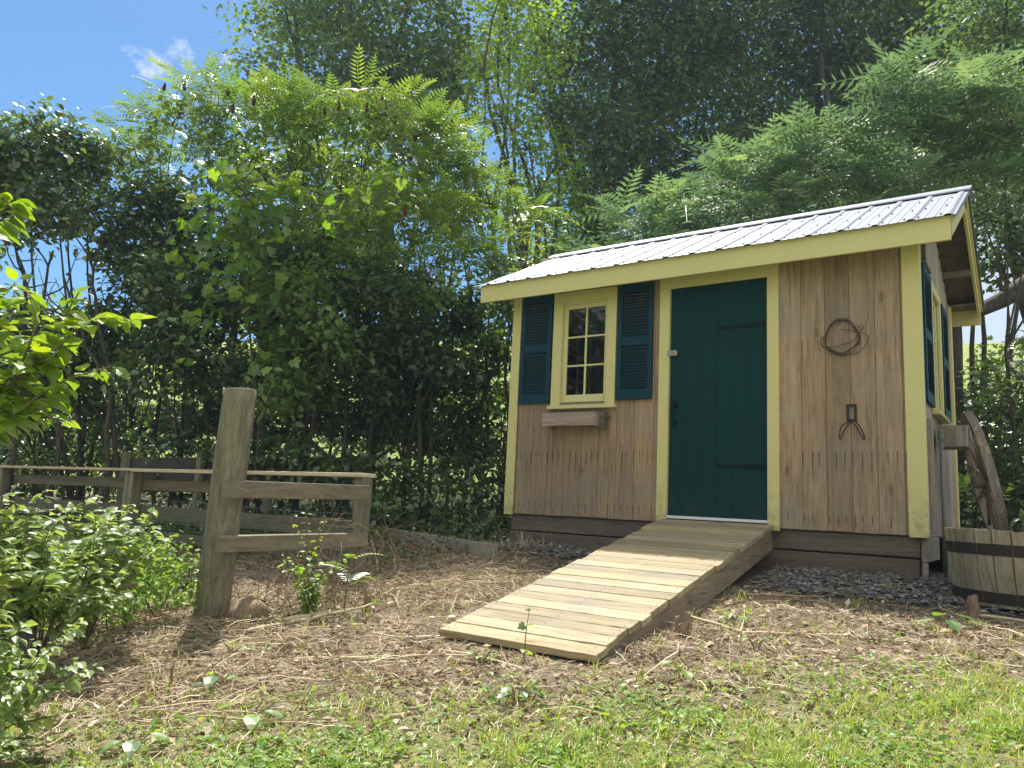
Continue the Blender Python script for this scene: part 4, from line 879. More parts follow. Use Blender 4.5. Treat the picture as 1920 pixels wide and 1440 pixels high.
# sumac thicket left of the shed
for px, d, cl, cn, lb in (
    (300, 10.2, [(285, 235, 42), (340, 200, 48), (265, 290, 45), (225, 300, 28)], [(307, 165), (345, 162)], 'leftmost sumac of the thicket with two cones against the sky'),
    (430, 10.0, [(410, 210, 50), (460, 235, 50), (390, 290, 50)], [(427, 172), (475, 190), (436, 205)], 'second sumac from the left in the thicket top with three dark cones'),
    (550, 10.0, [(525, 205, 50), (590, 215, 50), (555, 290, 55)], [(541, 187), (608, 208)], 'sumac at the middle left of the thicket top with two tall cones'),
    (680, 9.9, [(660, 205, 50), (720, 205, 50), (680, 285, 60)], [(634, 200), (687, 203), (692, 222), (715, 188), (740, 226)], 'sumac highest in the thicket middle with five red cones'),
    (800, 9.8, [(775, 240, 50), (825, 275, 50), (780, 320, 55)], [(727, 256), (778, 256)], 'sumac right of the highest one with two cones on its left'),
    (900, 9.6, [(870, 300, 50), (920, 360, 50), (975, 410, 45)], [(846, 234)], 'rightmost sumac of the thicket top sloping towards the shed'),
    (480, 8.9, [(465, 370, 45), (525, 385, 45), (500, 440, 50)], [(495, 338), (533, 344)], 'lower front sumac with two bright red cones beside the grape vine'),
    (640, 8.9, [(610, 420, 55), (690, 410, 50), (650, 480, 60)], [(610, 410)], 'lower front sumac in the thicket middle with one faded cone'),
    (800, 8.9, [(770, 420, 55), (850, 430, 50), (810, 500, 60)], [(759, 396)], 'lower front sumac with one cone above the shaded hollow'),
    (950, 9.0, [(920, 480, 50), (985, 500, 42), (950, 560, 50)], [], 'lowest front sumac of the thicket beside the roof corner')):
    sumac(px, d, cl, lb, 62, 0.42, 'sumac', cn)
# leafy shrubs under and between the sumacs
SG = 'tangled leafy shrubs of the thicket'
for px, d, cl, lb, mt in (
    (150, 9.6, [(60, 280, 95), (130, 300, 70), (20, 360, 90), (110, 390, 75), (170, 290, 40), (-60, 330, 110), (-150, 420, 130)], 'vine covered tree at the left picture edge with bare stems below', 'mid'),
    (235, 9.8, [(240, 400, 60), (290, 360, 55), (215, 470, 45), (275, 480, 60)], 'leafy shrub right of the gap of sky', 'mid'),
    (250, 9.4, [(250, 560, 60), (200, 630, 55), (290, 640, 55), (120, 660, 50), (60, 640, 60)], 'low leafy shrub under the gap of sky', 'dark'),
    (390, 9.6, [(350, 400, 60), (400, 470, 60), (340, 520, 60)], 'dark shrub left of the grape vine', 'dark'),
    (400, 9.2, [(400, 600, 60), (350, 680, 50), (450, 680, 50)], 'dark shrub just behind the top of the thick post', 'dark'),
    (560, 9.5, [(560, 510, 65), (520, 600, 60), (600, 620, 60), (560, 700, 50)], 'dark shrub in the thicket right of the thick post', 'dark'),
    (700, 9.4, [(690, 560, 70), (660, 660, 65), (740, 650, 60), (700, 760, 55)], 'dark shrub in the middle of the shaded thicket', 'dark'),
    (840, 9.3, [(850, 590, 65), (800, 690, 60), (880, 700, 45), (860, 790, 45), (760, 780, 50)], 'dark shrub near the shed side of the thicket', 'dark'),
    (930, 10.6, [(930, 640, 45), (960, 560, 40), (940, 740, 30), (1010, 600, 40)], 'bright sunlit shrub seen beside the shed left corner', 'lime'),
    (340, 8.95, [(300, 520, 50), (370, 560, 50), (330, 640, 50), (270, 700, 45), (380, 720, 40), (310, 590, 50)], 'leafy shrub in the front of the thicket left of the thick post', 'mid'),
    (560, 8.85, [(500, 560, 50), (570, 540, 50), (540, 640, 55), (610, 600, 50), (530, 730, 50), (600, 720, 50), (640, 660, 45)], 'leafy shrub in the front of the thicket above the fence corner', 'sumac'),
    (760, 8.95, [(700, 540, 50), (760, 560, 55), (720, 640, 55), (790, 640, 50), (700, 730, 50), (780, 740, 50), (840, 680, 40)], 'leafy shrub in the front of the thicket nearest the shaded hollow', 'dark'),
    (900, 9.1, [(880, 600, 42), (930, 660, 35), (890, 720, 35), (860, 800, 40), (930, 820, 35)], 'leafy shrub in the front of the thicket beside the shed corner', 'mid'),
    (60, 10.0, [(10, 640, 55), (90, 610, 45), (170, 600, 45), (210, 650, 45), (40, 585, 35), (70, 700, 60), (140, 720, 55), (20, 760, 60), (200, 760, 50), (110, 790, 50), (-60, 700, 80)], 'dense shrub under the vine covered tree at the left', 'mid'),
    (150, 11.8, [(60, 760, 60), (130, 800, 60), (210, 770, 55), (20, 820, 60), (280, 800, 60)], 'dark shrub bank behind the left fence posts', 'mid'),
    (480, 11.6, [(360, 790, 60), (440, 760, 65), (520, 800, 60), (590, 760, 60), (430, 690, 45), (520, 700, 50)], 'dark shrub bank behind the thick post', 'mid'),
    (760, 11.4, [(660, 790, 60), (740, 800, 60), (820, 820, 60), (890, 840, 55), (700, 700, 50), (790, 720, 50)], 'dark shrub bank behind the shaded hollow', 'mid'),
    (660, 10.6, [(560, 460, 70), (660, 520, 70), (760, 540, 60), (450, 540, 65), (620, 620, 65), (740, 640, 60), (330, 450, 60)], 'shrub at the heart of the thicket', 'dark'),
    (620, 10.8, [(480, 330, 70), (600, 330, 75), (720, 370, 75), (840, 400, 60), (600, 430, 70), (480, 450, 60)], 'shrub filling the upper thicket behind the cones', 'mid')):
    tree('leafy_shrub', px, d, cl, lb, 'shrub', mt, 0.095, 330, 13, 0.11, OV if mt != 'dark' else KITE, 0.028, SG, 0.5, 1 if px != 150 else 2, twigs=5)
# sunlit foliage farther back, seen through the gaps
for px, d, cl, lb in (
    (120, 17, [(60, 640, 50), (130, 690, 45), (190, 650, 40), (110, 590, 35)], 'small bright tree on the slope seen under the vine covered tree'),
    (330, 16, [(300, 650, 60), (380, 600, 60), (350, 720, 50)], 'bright foliage glimpsed through the thicket left of the thick post'),
    (560, 17, [(520, 560, 80), (620, 640, 70), (560, 720, 60), (480, 690, 60)], 'bright foliage glimpsed through the thicket right of the thick post'),
    (200, 13.5, [(20, 780, 45), (100, 770, 50), (190, 790, 45), (280, 770, 45), (360, 790, 40)], 'low bright bushes on the slope behind the left rail fence'),
    (640, 13.5, [(460, 780, 45), (540, 770, 50), (620, 790, 45), (700, 770, 45), (780, 790, 45), (860, 770, 45), (930, 760, 35)], 'low bright bushes on the slope behind the shaded hollow'),
    (1870, 15, [(1830, 680, 22), (1870, 700, 26), (1910, 650, 30), (1950, 640, 40)], 'small bright bush on the grassy slope at the right picture edge'),
    (820, 16, [(780, 620, 70), (880, 560, 60), (900, 680, 60), (840, 740, 50)], 'bright foliage glimpsed through the thicket near the shed')):
    tree('background_tree', px, d, cl, lb, 'tree', 'lime', 0.16, 60, 12, 0.25, KITE, 0.08, 'sunlit trees beyond the thicket', 1.0)
# bare stems of the thicket
sg = 'bare dark stems in the thicket'
stems = ([(20, 880), (40, 700), (55, 560), (30, 470)], [(120, 860), (110, 700), (80, 580), (100, 470)], [(210, 860), (205, 740), (150, 620), (120, 520)], [(250, 860), (215, 720), (180, 560), (165, 460)], [(470, 900), (480, 780), (500, 640), (540, 480)],
         [(480, 900), (450, 760), (430, 640), (470, 520)], [(560, 900), (590, 760), (570, 600), (600, 430)], [(690, 900), (700, 760), (690, 600), (720, 430)], [(870, 900), (890, 780), (930, 690), (940, 560)], [(800, 900), (790, 740), (830, 600), (850, 470)])
lbs = ('outermost bare stem at the left picture edge', 'bare stem left in the gap of sky', 'curved bare stem leaning left across the gap of sky', 'bare stem right in the gap of sky', 'dark stem right behind the top of the thick post', 'dark stem left behind the top of the thick post', 'dark stem rising above the two rails', 'dark stem in the middle of the shaded hollow', 'slender stem against the bright leaves beside the shed', 'dark stem between the hollow and the shed')
for pts_, lb in zip(stems, lbs):
    dd = rs.uniform(8.6, 9.2); p = np.array([at(a_, b_, dd+0.15*q) for q, (a_, b_) in enumerate(pts_)]); p[0][2] = gzf(p[0][0], p[0][1])-0.05
    t_ = np.linspace(0, 3, 13); pp = np.stack([np.interp(t_, np.arange(4), p[:, c_]) for c_ in range(3)], 1); pp[1:-1] += rs.normal(size=(11, 3))*0.02
    m = MB(); m.tube(pp, np.linspace(0.034, 0.012, 13), 7)
    for _ in range(7):
        q = rs.randint(5, 12); limb(m, pp[q], pp[q]+rdir(1)[0]*[0.6, 0.6, 0.2]+[0, 0, rs.uniform(.2, .7)], 0.012, 0.003, 6, 0.12, 5)
    o = m.build('bare_stem', M['bark'], smooth=True); tag(o, lb, 'tree stem', sg)
# low dark understory in front of the thicket
UG = 'low plants at the foot of the thicket'
ulist = [(-40, 10.9), (50, 10.4), (140, 9.9), (235, 9.3), (330, 8.9), (430, 8.4), (520, 8.6), (610, 8.3), (700, 8.0), (790, 8.2), (870, 8.4), (950, 8.5)]
unames = ('at the left picture edge', 'behind the second fence post', 'left of the nearer fence post', 'behind the nearer fence post', 'over the dark boards', 'behind the thick post', 'above the upper rail', 'behind the two rails', 'behind the fence corner', 'right of the fence corner', 'left of the shed corner', 'touching the shed corner')
for (px, d), nm in zip(ulist, unames):
    cl = [(px-25+rs.uniform(-10, 10), 845+rs.uniform(-15, 15), 48), (px+30, 870+rs.uniform(-15, 10), 46), (px, 915, 40)]
    if px > 640: cl = [(a_, b_+45, c_*0.9) for a_, b_, c_ in cl]
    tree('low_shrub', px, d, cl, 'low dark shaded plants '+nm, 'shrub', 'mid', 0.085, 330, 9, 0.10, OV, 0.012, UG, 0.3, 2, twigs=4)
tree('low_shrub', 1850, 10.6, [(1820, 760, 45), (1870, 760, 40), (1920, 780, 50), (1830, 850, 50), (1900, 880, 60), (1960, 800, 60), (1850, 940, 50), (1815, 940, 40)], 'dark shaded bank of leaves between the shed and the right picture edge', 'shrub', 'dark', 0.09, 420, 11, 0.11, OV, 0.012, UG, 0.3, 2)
for px, d, cl, lb in ((1830, 9.4, [(1835, 800, 40), (1860, 900, 45), (1845, 700, 32), (1905, 690, 34), (1890, 740, 30), (1825, 930, 35)], 'dark ferny shrub between the shed back corner and the wheel'), (1930, 9.0, [(1900, 760, 45), (1930, 850, 60), (1900, 960, 50), (1960, 930, 60)], 'dark ferny shrub at the right picture edge behind the wheel')):
    e = sumac(px, d, cl, lb, 60, 0.34, 'mid', (), True, 0.3, low=1)
for px, pts_, lb in ((1828, [(1828, 900), (1824, 760), (1822, 650), (1828, 540)], 'thin straight stem nearest the shed back corner'), (1845, [(1848, 900), (1842, 760), (1846, 640), (1838, 540)], 'thin stem second from the shed back corner'), (1890, [(1880, 900), (1886, 740), (1900, 620), (1915, 530)], 'leaning stem at the right picture edge')):
    m = MB(); p = np.array([at(a_, b_, 10.0) for a_, b_ in pts_]); p[0][2] = gzf(p[0][0], p[0][1])-0.05
    m.tube(p, [0.045, 0.035, 0.03, 0.02], 7); o = m.build('thin_stem', M['bark'], smooth=True); tag(o, lb, 'tree stem', 'thin stems right of the shed')
m = MB(); p = np.array([at(a_, b_, 9.6) for a_, b_ in ((2100, 420), (2000, 470), (1930, 530), (1880, 562), (1845, 578), (1815, 585), (1780, 560))]); m.tube(p, [0.17, 0.15, 0.125, 0.105, 0.09, 0.08, 0.06], 10)
limb(m, p[2], at(1900, 470, 9.8), 0.05, 0.012); limb(m, p[3], at(1850, 480, 9.8), 0.03, 0.008)
tr_ = at(2100, 420, 9.6); m.tube([tr_, [tr_[0]+.1, tr_[1], tr_[2]-1.5], [tr_[0]+.15, tr_[1]-.1, gzf(tr_[0], tr_[1])-.1]], [0.18, 0.22, 0.28], 12)
o = m.build('leaning_trunk', M['bark'], smooth=True); tag(o, 'thick dark bough sloping down behind the right roof corner', 'tree trunk')
# grape vine hanging in front of the thicket
vin = empty('grape_vine', base_at(450, 8.3), 'grape vine with big sunlit yellow green leaves hanging over the thicket', 'vine')
vm, vs = MB(), MB()
paths = ([(425, 295), (440, 340), (470, 380), (500, 430), (480, 480), (445, 500)], [(500, 400), (450, 420), (400, 415), (365, 440), (330, 470)], [(480, 440), (430, 460), (420, 520), (400, 570), (370, 600), (345, 640)], [(520, 380), (590, 400), (650, 410), (700, 380), (735, 340)], [(470, 460), (520, 520), (500, 600), (520, 660), (500, 720)], [(420, 400), (380, 350), (440, 300)], [(470, 400), (440, 470), (460, 520), (430, 560)])
for pth in paths:
    p = np.array([at(a_, b_, 8.25+rs.uniform(-.15, .15)) for a_, b_ in pth]); n_ = len(p); t_ = np.linspace(0, n_-1, n_*5)
    pp = np.stack([np.interp(t_, np.arange(n_), p[:, c_]) for c_ in range(3)], 1)+rs.normal(size=(n_*5, 3))*0.012
    vs.tube(pp, 0.006, 5); k_ = n_*16
    q = pp[rs.randint(0, len(pp), k_)]+rs.normal(size=(k_, 3))*0.15
    N_ = nrm(rs.normal(size=(k_, 3))*0.5+np.array([-0.1, -0.35, 0.55])); D_ = rs.normal(size=(k_, 3))*0.6+[0, -0.1, -0.9]
    scatter(vm, q, D_-(D_*N_).sum(1, keepdims=True)*N_, N_, 0.07+0.08*rs.rand(k_), GRAPE)
b_ = base_at(450, 8.3); limb(vs, b_, at(470, 480, 8.4), 0.018, 0.01, 9, 0.05)
vs.build('stem', M['bark'], vin, smooth=True); vm.build('foliage', M['vine'], vin)
# ---------------------------------------------------------------- foreground sapling at the left edge
def leafed_stems(name, root, stems_, label, cat, mat, size, gap, tmpl=OV, sr=0.006, droop=0.7, extra=0, group=None, start=0.15):
    e = empty(name, root, label, cat, group); sm, lm = MB(), MB()
    for pts_ in stems_:
        p = np.array(pts_, float); n_ = len(p); L_ = np.linalg.norm(np.diff(p, axis=0), axis=1).sum(); t_ = np.linspace(0, n_-1, max(6, int(L_/0.03)))
        pp = np.stack([np.interp(t_, np.arange(n_), p[:, c_]) for c_ in range(3)], 1); pp[1:-1] = (pp[:-2]+pp[1:-1]*2+pp[2:])/4
        sm.tube(pp, np.linspace(sr, sr*0.35, len(pp)), 6)
        k_ = max(2, int(L_/gap)); tt = np.linspace(start, 1.0, k_)*(len(pp)-1); P0 = np.stack([np.interp(tt, np.arange(len(pp)), pp[:, c_]) for c_ in range(3)], 1)
        T_ = nrm(np.gradient(pp, axis=0)); T0 = np.stack([np.interp(tt, np.arange(len(pp)), T_[:, c_]) for c_ in range(3)], 1)
        for sg in (1, -1):
            sd_ = nrm(np.cross(T0, [0, 0, 1.0])+1e-6)*sg
            D_ = sd_*0.9+T0*0.55+np.array([0, 0, -1])*droop*rs.rand(k_, 1)+rs.normal(size=(k_, 3))*0.28
            N_ = nrm(np.array([0, 0, 1.0])+rs.normal(size=(k_, 3))*0.33+sd_*0.15)
            D_ -= (D_*N_).sum(1, keepdims=True)*N_; D_ = nrm(D_)
            pet = P0+D_*0.012
            scatter(lm, pet+rs.normal(size=(k_, 3))*0.004, D_, N_, size*(0.55+0.65*rs.rand(k_))*(1-0.35*np.linspace(0, 1, k_)**3), tmpl)
    sm.build('stem', M['stem'], e, smooth=True); lm.build('leaves', M[mat], e); return e
def A(lst, d): return [at(px, py, d+dd) for px, py, dd in lst]
r0 = at(-330, 1000, 2.25); r0 = np.array([r0[0], r0[1], gzf(r0[0], r0[1])])
ms = [A([(0, 725, 0), (40, 685, 0), (72, 600, 0.05), (52, 548, 0.1)], 2.25), A([(0, 735, 0), (100, 660, 0), (155, 605, 0.05), (200, 595, 0.05), (248, 600, 0.1)], 2.25),
      A([(20, 785, 0), (75, 740, 0), (121, 712, 0.05), (205, 688, 0.1)], 2.2), A([(-40, 780, .1), (30, 790, 0), (70, 770, 0), (105, 790, .1)], 2.2), A([(70, 690, 0), (110, 610, .05), (150, 545, .1)], 2.3),
      A([(-60, 640, .1), (0, 620, .1), (60, 640, .1), (120, 640, .1)], 2.35), A([(-60, 470, .1), (-20, 430, .1), (10, 390, .1), (20, 372, .1)], 2.2), A([(-80, 560, .1), (0, 560, .1), (30, 530, .1)], 2.35), A([(-50, 700, .1), (30, 650, .1), (90, 690, .1)], 2.2), A([(-60, 850, .1), (0, 760, .1), (30, 750, .1)], 2.1)]
hub_ = at(-150, 850, 2.25)
ms2 = [[r0, (r0+hub_)/2+[.03, 0, 0], hub_]]+[[hub_, (hub_+np.array(s_[0]))/2]+list(s_) for s_ in ms]
leafed_stems('young_sapling', r0, ms2, 'young sapling reaching in from the left edge with glowing yellow green leaves', 'sapling', 'lime', 0.088, 0.027, sr=0.006)
def bushy(name, px, d, tips, label, mat, size, gap, nst=0, **k):
    b = base_at(px, d); sts = []
    for (tx, ty, dd) in tips:
        tp = at(tx, ty, d+dd); mid = (b+tp)/2+[0, 0, 0.18*np.linalg.norm(tp-b)]; sts.append([b, b+(mid-b)*0.5+[0, 0, .05], mid, tp])
    return leafed_stems(name, b, sts, label, 'shrub', mat, size, gap, sr=0.005, start=0.5, **k)
bushy('broadleaf_bush', 60, 3.5, [(10, 960, 0), (60, 950, .1), (100, 985, .1), (0, 1010, -.3), (40, 1040, -.3), (130, 1030, 0), (-20, 1080, -.4), (-60, 1000, 0), (70, 1110, -.2), (20, 1000, 0), (-40, 950, .2), (30, 925, 0), (80, 920, .1), (0, 930, 0), (110, 945, 0), (50, 970, -.1), (20, 1060, -.3), (90, 1070, -.2)], 'broad leaved bush at the left edge before the fence, in full sun', 'bush', 0.09, 0.042, droop=0.9)
bushy('broadleaf_bush', 190, 4.0, [(140, 990, 0), (190, 975, .1), (230, 985, .1), (270, 1000, 0), (250, 1050, -.2), (190, 1050, -.3), (150, 1040, -.2), (285, 1030, 0), (220, 1020, -.2), (100, 1010, 0), (290, 985, .2), (170, 1010, -.3), (160, 940, .1), (200, 935, .1), (240, 945, .1), (285, 950, .1), (130, 950, 0), (210, 960, -.2), (260, 965, -.1), (180, 970, -.3), (310, 1010, 0)], 'broad leaved bush second from the left edge with drooping ribbed leaves', 'bush', 0.095, 0.042, droop=0.9)
bushy('broadleaf_bush', 110, 3.55, [(40, 1060, 0), (90, 1040, 0), (140, 1075, 0), (170, 1040, 0), (60, 1110, 0), (120, 1120, 0), (180, 1100, 0), (210, 1060, .1), (20, 1090, 0), (230, 1110, .1), (100, 1085, -.1), (150, 1120, -.1), (240, 1075, 0)], 'low broad leaved bush in front of the two taller leafy bushes at left', 'bush', 0.075, 0.036, droop=0.8)
bushy('trailing_shrub', 40, 2.75, [(120, 1180, 0), (140, 1240, 0), (60, 1200, 0), (90, 1290, -.1), (30, 1330, -.2), (110, 1340, -.1), (20, 1230, 0), (60, 1400, -.2), (150, 1160, .1), (0, 1150, 0), (-30, 1280, 0), (20, 1420, -.3), (175, 1250, 0)], 'trailing dark leaved shrub in the lower left corner', 'bush', 0.066, 0.034, droop=1.0)
bushy('trailing_shrub', 10, 2.5, [(0, 1130, 0), (40, 1170, 0), (-20, 1220, 0), (50, 1260, 0), (10, 1300, 0), (80, 1230, 0), (30, 1380, 0)], 'dense leafy shrub cut off by the left picture edge', 'bush', 0.066, 0.026, droop=1.0)
# fine leafy ground plants between bush and post
lowb = [(110, 4.1, 'left'), (220, 4.3, 'middle'), (310, 4.8, 'right')]
for px, d, nm in lowb:
    tree('weed_patch', px, d, [(px-40, 1095, 40), (px+35, 1085, 38), (px, 1125, 36), (px+15, 1045, 32), (px-50, 1050, 34)], {'left': 'fine leaved weeds under the broad leaved bushes at the left', 'middle': 'fine leaved weeds behind the ribbed leaves of the second bush', 'right': 'fine leaved weeds nearest the foot of the thick post'}[nm], 'weeds', 'clover', 0.040, 1500, 10, 0.06, OV, 0.005, 'fine leaved weeds left of the thick post', 0.25, 2, inner=0.1)
ost = MB(); b = at(28, 1230, 3.35); g_ = gzf(b[0], b[1]); ost.tube([(b[0], b[1], g_-.1), (b[0], b[1], g_+.45)], [.075, .068], 12)
o = ost.build('short_post', M['bark'], smooth=False); tag(o, 'short dark old post hidden among leaves at the left edge', 'post')
# seedlings near the post and ramp
def seedling(pt, h, n, size, label, mat, tmpl=OV, spread=0.12, name='seedling', cat='seedling', gap=0.03, group=None):
    b = np.array([pt[0], pt[1], gzf(pt[0], pt[1])]); sts = []
    for q in range(n):
        a_ = q*6.28/n+rs.uniform(0, 1); s_ = spread*(0.4+0.6*rs.rand()) if n > 1 else 0.02
        hh = h*(0.6+0.4*rs.rand()) if n > 1 else h
        sts.append([b, b+[s_*.2*math.cos(a_), s_*.2*math.sin(a_), hh*.6], b+[s_*math.cos(a_), s_*math.sin(a_), hh]])
    return leafed_stems(name, b, sts, label, cat, mat, size, gap, tmpl, 0.003, 0.5, group=group)
seedling((0.50, -2.78), 0.62, 3, 0.06, 'tall leafy weed in front of the two rails', 'lime', spread=0.12, gap=0.07)
seedling((0.62, -2.85), 0.40, 14, 0.055, 'bushy weed clump at the foot of the two rails', 'vine', spread=0.2, gap=0.05)
e = empty('sumac_seedling', (0.72, -2.66, gzf(.72, -2.66)), 'small sumac seedling with feathery leaves beside the bushy weed clump', 'seedling')
m = MB(); b = np.array([0.72, -2.66, gzf(.72, -2.66)]); m.tube([b, b+[0.01, 0, .2], b+[.03, 0, .36]], [.005, .004, .003], 6); m.build('stem', M['stem'], e)
m = MB(); scatter(m, np.repeat([b+[.03, 0, .34]], 8, 0)-np.array([0, 0, 1])*rs.rand(8, 1)*.18, np.stack([np.cos(np.arange(8)*.9), np.sin(np.arange(8)*.9), np.full(8, .35)], 1), np.tile([0, 0, 1.0], (8, 1)), 0.15+.05*rs.rand(8), FRONDS[0]); m.build('leaves', M['lime'], e)
def burdock(pt, label, n=5, size=0.09, mat='vine', h=0.07):
    b = np.array([pt[0], pt[1], gzf(pt[0], pt[1])]); e = empty('leafy_weed', b, label, 'weed', 'small leafy weeds on the bare ground'); m = MB(); l = MB()
    for q in range(n):
        a_ = q*6.28/n+rs.uniform(0, .8); tip = b+[.05*math.cos(a_), .05*math.sin(a_), h*(0.6+.5*rs.rand())]
        m.tube([b-[0, 0, .01], (b+tip)/2+[0, 0, .01], tip], .0022, 5)
        N_ = nrm(np.array([[math.cos(a_)*.3, math.sin(a_)*.3, 1]])); scatter(l, tip[None], np.array([[math.cos(a_), math.sin(a_), -.25]]), N_, np.array([size*(.7+.5*rs.rand())]), OV)
    m.build('stem', M['stem'], e); l.build('leaves', M[mat], e)
for pt, lb, n_, sz in (((2.78, -1.74), 'nettle like weed right of the ramp in the shadow edge', 7, .075), ((3.76, -1.30), 'broad leaved burdock on the mulch before the barrel', 4, .13), ((3.35, -1.02), 'small pale weed on the dark ground left of the barrel', 6, .05),
    ((1.30, -3.92), 'weed with big dark leaves at the left foreground', 5, .085), ((1.72, -4.05), 'glossy leaved weed in the left foreground grass edge', 5, .09), ((2.05, -3.05), 'weed just below the ramp lower end', 8, .045),
    ((2.9, -2.75), 'round leaved weed in the foreground right of the ramp', 5, .07), ((1.62, -4.45), 'leafy weed at the bottom edge left', 6, .10), ((2.45, -3.35), 'clump of round leaves in the centre foreground', 8, .07),
    ((0.9, -3.55), 'yellow green leaf sprout on the twig litter', 3, .06), ((3.05, -2.2), 'small sprout on the mulch right of the stump', 5, .05), ((3.5, -1.75), 'small sprout in the mulch towards the barrel', 6, .045)):
    burdock(pt, lb, n_, sz)
seedling((2.185, -2.90), 0.24, 1, 0.05, 'thin seedling standing before the ramp boards', 'vine', GRAPE, 0.02, gap=0.08)
# stumps, rock, branches
def stump(pt, r, h, label, name='tree_stump'):
    b = np.array([pt[0], pt[1], gzf(pt[0], pt[1])]); m = MB(); k = 11; a = np.arange(k)*2*math.pi/k; V = []
    for z_, s_ in ((-.03, 1.25), (h*.3, 1.05), (h*.8, .95), (h, .9)):
        V.append(np.stack([b[0]+r*s_*np.cos(a)*(1+.12*np.sin(a*3)), b[1]+r*s_*np.sin(a), b[2]+z_+(rs.normal(size=k)*.012 if z_ == h else 0*a)+(.02*np.cos(a) if z_ > .03 else 0)], 1))
    V = np.concatenate(V); i, j = np.meshgrid(np.arange(3), np.arange(k), indexing='ij'); i = i.ravel(); j = j.ravel(); j2 = (j+1) % k
    m.add(V, [np.stack([i*k+j, i*k+j2, (i+1)*k+j2, (i+1)*k+j], 1), np.array([[3*k+q for q in range(k)]])], .5)
    o = m.build(name, M['stump'], bevel=0.003); tag(o, label, 'stump')
stump((2.60, -2.02), .045, .085, 'splintered tree stump against the ramp side'); stump((2.64, -2.10), .03, .06, 'smaller cut stump in front of the splintered one')
stump((0.80, -2.55), .022, .09, 'thin cut stem stub left of the ramp'); stump((0.20, -2.05), .03, .1, 'cut stub beside the fence corner post'); stump((3.86, -.98), .03, .12, 'pale splintered stub before the barrel')
stump((1.13, -4.02), .007, .10, 'thin dark stub standing in the twig litter at left')
rk = MB(); b = np.array([0.30, -3.02]); z_ = gzf(*b)
u = rdir(60); V, F_ = None, None
import bmesh
bm = bmesh.new(); bmesh.ops.create_icosphere(bm, subdivisions=2, radius=1)
for v in bm.verts:
    n_ = 1+0.16*math.sin(v.co.x*3.1+1)+.12*math.sin(v.co.y*4+v.co.z*3); v.co = Vector((v.co.x*.15*n_, v.co.y*.12*n_, max(-.3, v.co.z)*.085*n_))
me = bpy.data.meshes.new('rock'); bm.to_mesh(me); bm.free(); me.materials.append(M['stump']); me.polygons.foreach_set('use_smooth', [True]*len(me.polygons)); o = bpy.data.objects.new('rock', me); C.objects.link(o); o.location = (b[0], b[1], z_+.02); tag(o, 'brown rock at the foot of the thick round post', 'rock')
def branch(pts_, r, label):
    p = [(x_, y_, gzf(x_, y_)+h_) for x_, y_, h_ in pts_]; m = MB(); n_ = len(p); t_ = np.linspace(0, n_-1, n_*4); p = np.array(p)
    pp = np.stack([np.interp(t_, np.arange(n_), p[:, c_]) for c_ in range(3)], 1)+rs.normal(size=(n_*4, 3))*[.008, .008, .002]
    m.tube(pp, np.linspace(r, r*.5, n_*4), 7, 0.8); o = m.build('fallen_branch', M['twig'], smooth=True); tag(o, label, 'branch', 'fallen branches on the mulch')
branch([(0.55, -3.3, .01), (0.75, -2.9, .03), (0.85, -2.55, .05)], .012, 'thin curved branch lying between the rails and the ramp')
branch([(1.25, -3.45, .01), (1.6, -3.2, .015), (2.0, -2.98, .02)], .008, 'long thin branch lying before the ramp lower end')
branch([(2.5, -1.75, .03), (2.9, -1.95, .015), (3.35, -1.72, .01), (3.7, -1.7, .01)], .008, 'long thin branch on the mulch right of the ramp')
branch([(0.62, -3.0, .02), (0.72, -2.75, .03)], .022, 'short thick cut branch near the bushy weed clump')
branch([(2.15, -3.75, .01), (2.2, -3.6, .02)], .008, 'short orange stick in the foreground grass')
branch([(3.85, -.95, .02), (4.1, -1.0, .02), (4.4, -.95, .02)], .011, 'branch lying along the foot of the barrel')
branch([(0.1, -2.3, .02), (0.5, -2.15, .02), (0.75, -2.25, .02)], .010, 'branch lying near the fence corner post')
# dry brush behind the two rails
db = MB()
for _ in range(50):
    a_ = np.array([rs.uniform(-1.2, 0.3), rs.uniform(-1.5, -0.4), 0]); a_[2] = gzf(a_[0], a_[1]); limb(db, a_, a_+rdir(1)[0]*[.7, .5, .2]+[0, 0, rs.uniform(.0, .42)], .004, .0015, 7, .2, 4)
for _ in range(110):
    a_ = np.array([rs.uniform(-0.2, 0.75), rs.uniform(-3.0, -2.0), 0]); a_[2] = gzf(a_[0], a_[1]); limb(db, a_, a_+rdir(1)[0]*[.4, .4, .1]+[0, 0, rs.uniform(.0, .6)], .003, .0012, 7, .2, 4)
o = db.build('dry_brush', M['stump']); tag(o, 'tangle of dry vines and sticks behind the rails and timber', 'brush', kind='stuff')
# ================================================================ ground cover
def blocked(x, y):
    return ((x > RX0-.02) & (x < RX1+.02) & (y > RY-.02) & (y < .05)) | ((x > -.02) & (x < XR+.02) & (y > -.0) & (y < D)) | (np.hypot(x-bp[0], y-bp[1]) < .11) | (np.hypot(x-bx0, y-by0) < .53)
def field(n, rmin, rmax, az0=-82, az1=14, pw=1.0):
    az = np.radians(rs.uniform(az0, az1, n)); r = (rmin**pw+(rmax**pw-rmin**pw)*rs.rand(n))**(1/pw)
    x_ = CAM[0]+r*np.sin(az); y_ = CAM[1]+r*np.cos(az); k = ~blocked(x_, y_); return x_[k], y_[k], r[k]
def shadezone(x, y): return (y > -.95) & (x > 0.1) & (x < 4.2)  # pale litter is thinned here to deepen the shed's shadow
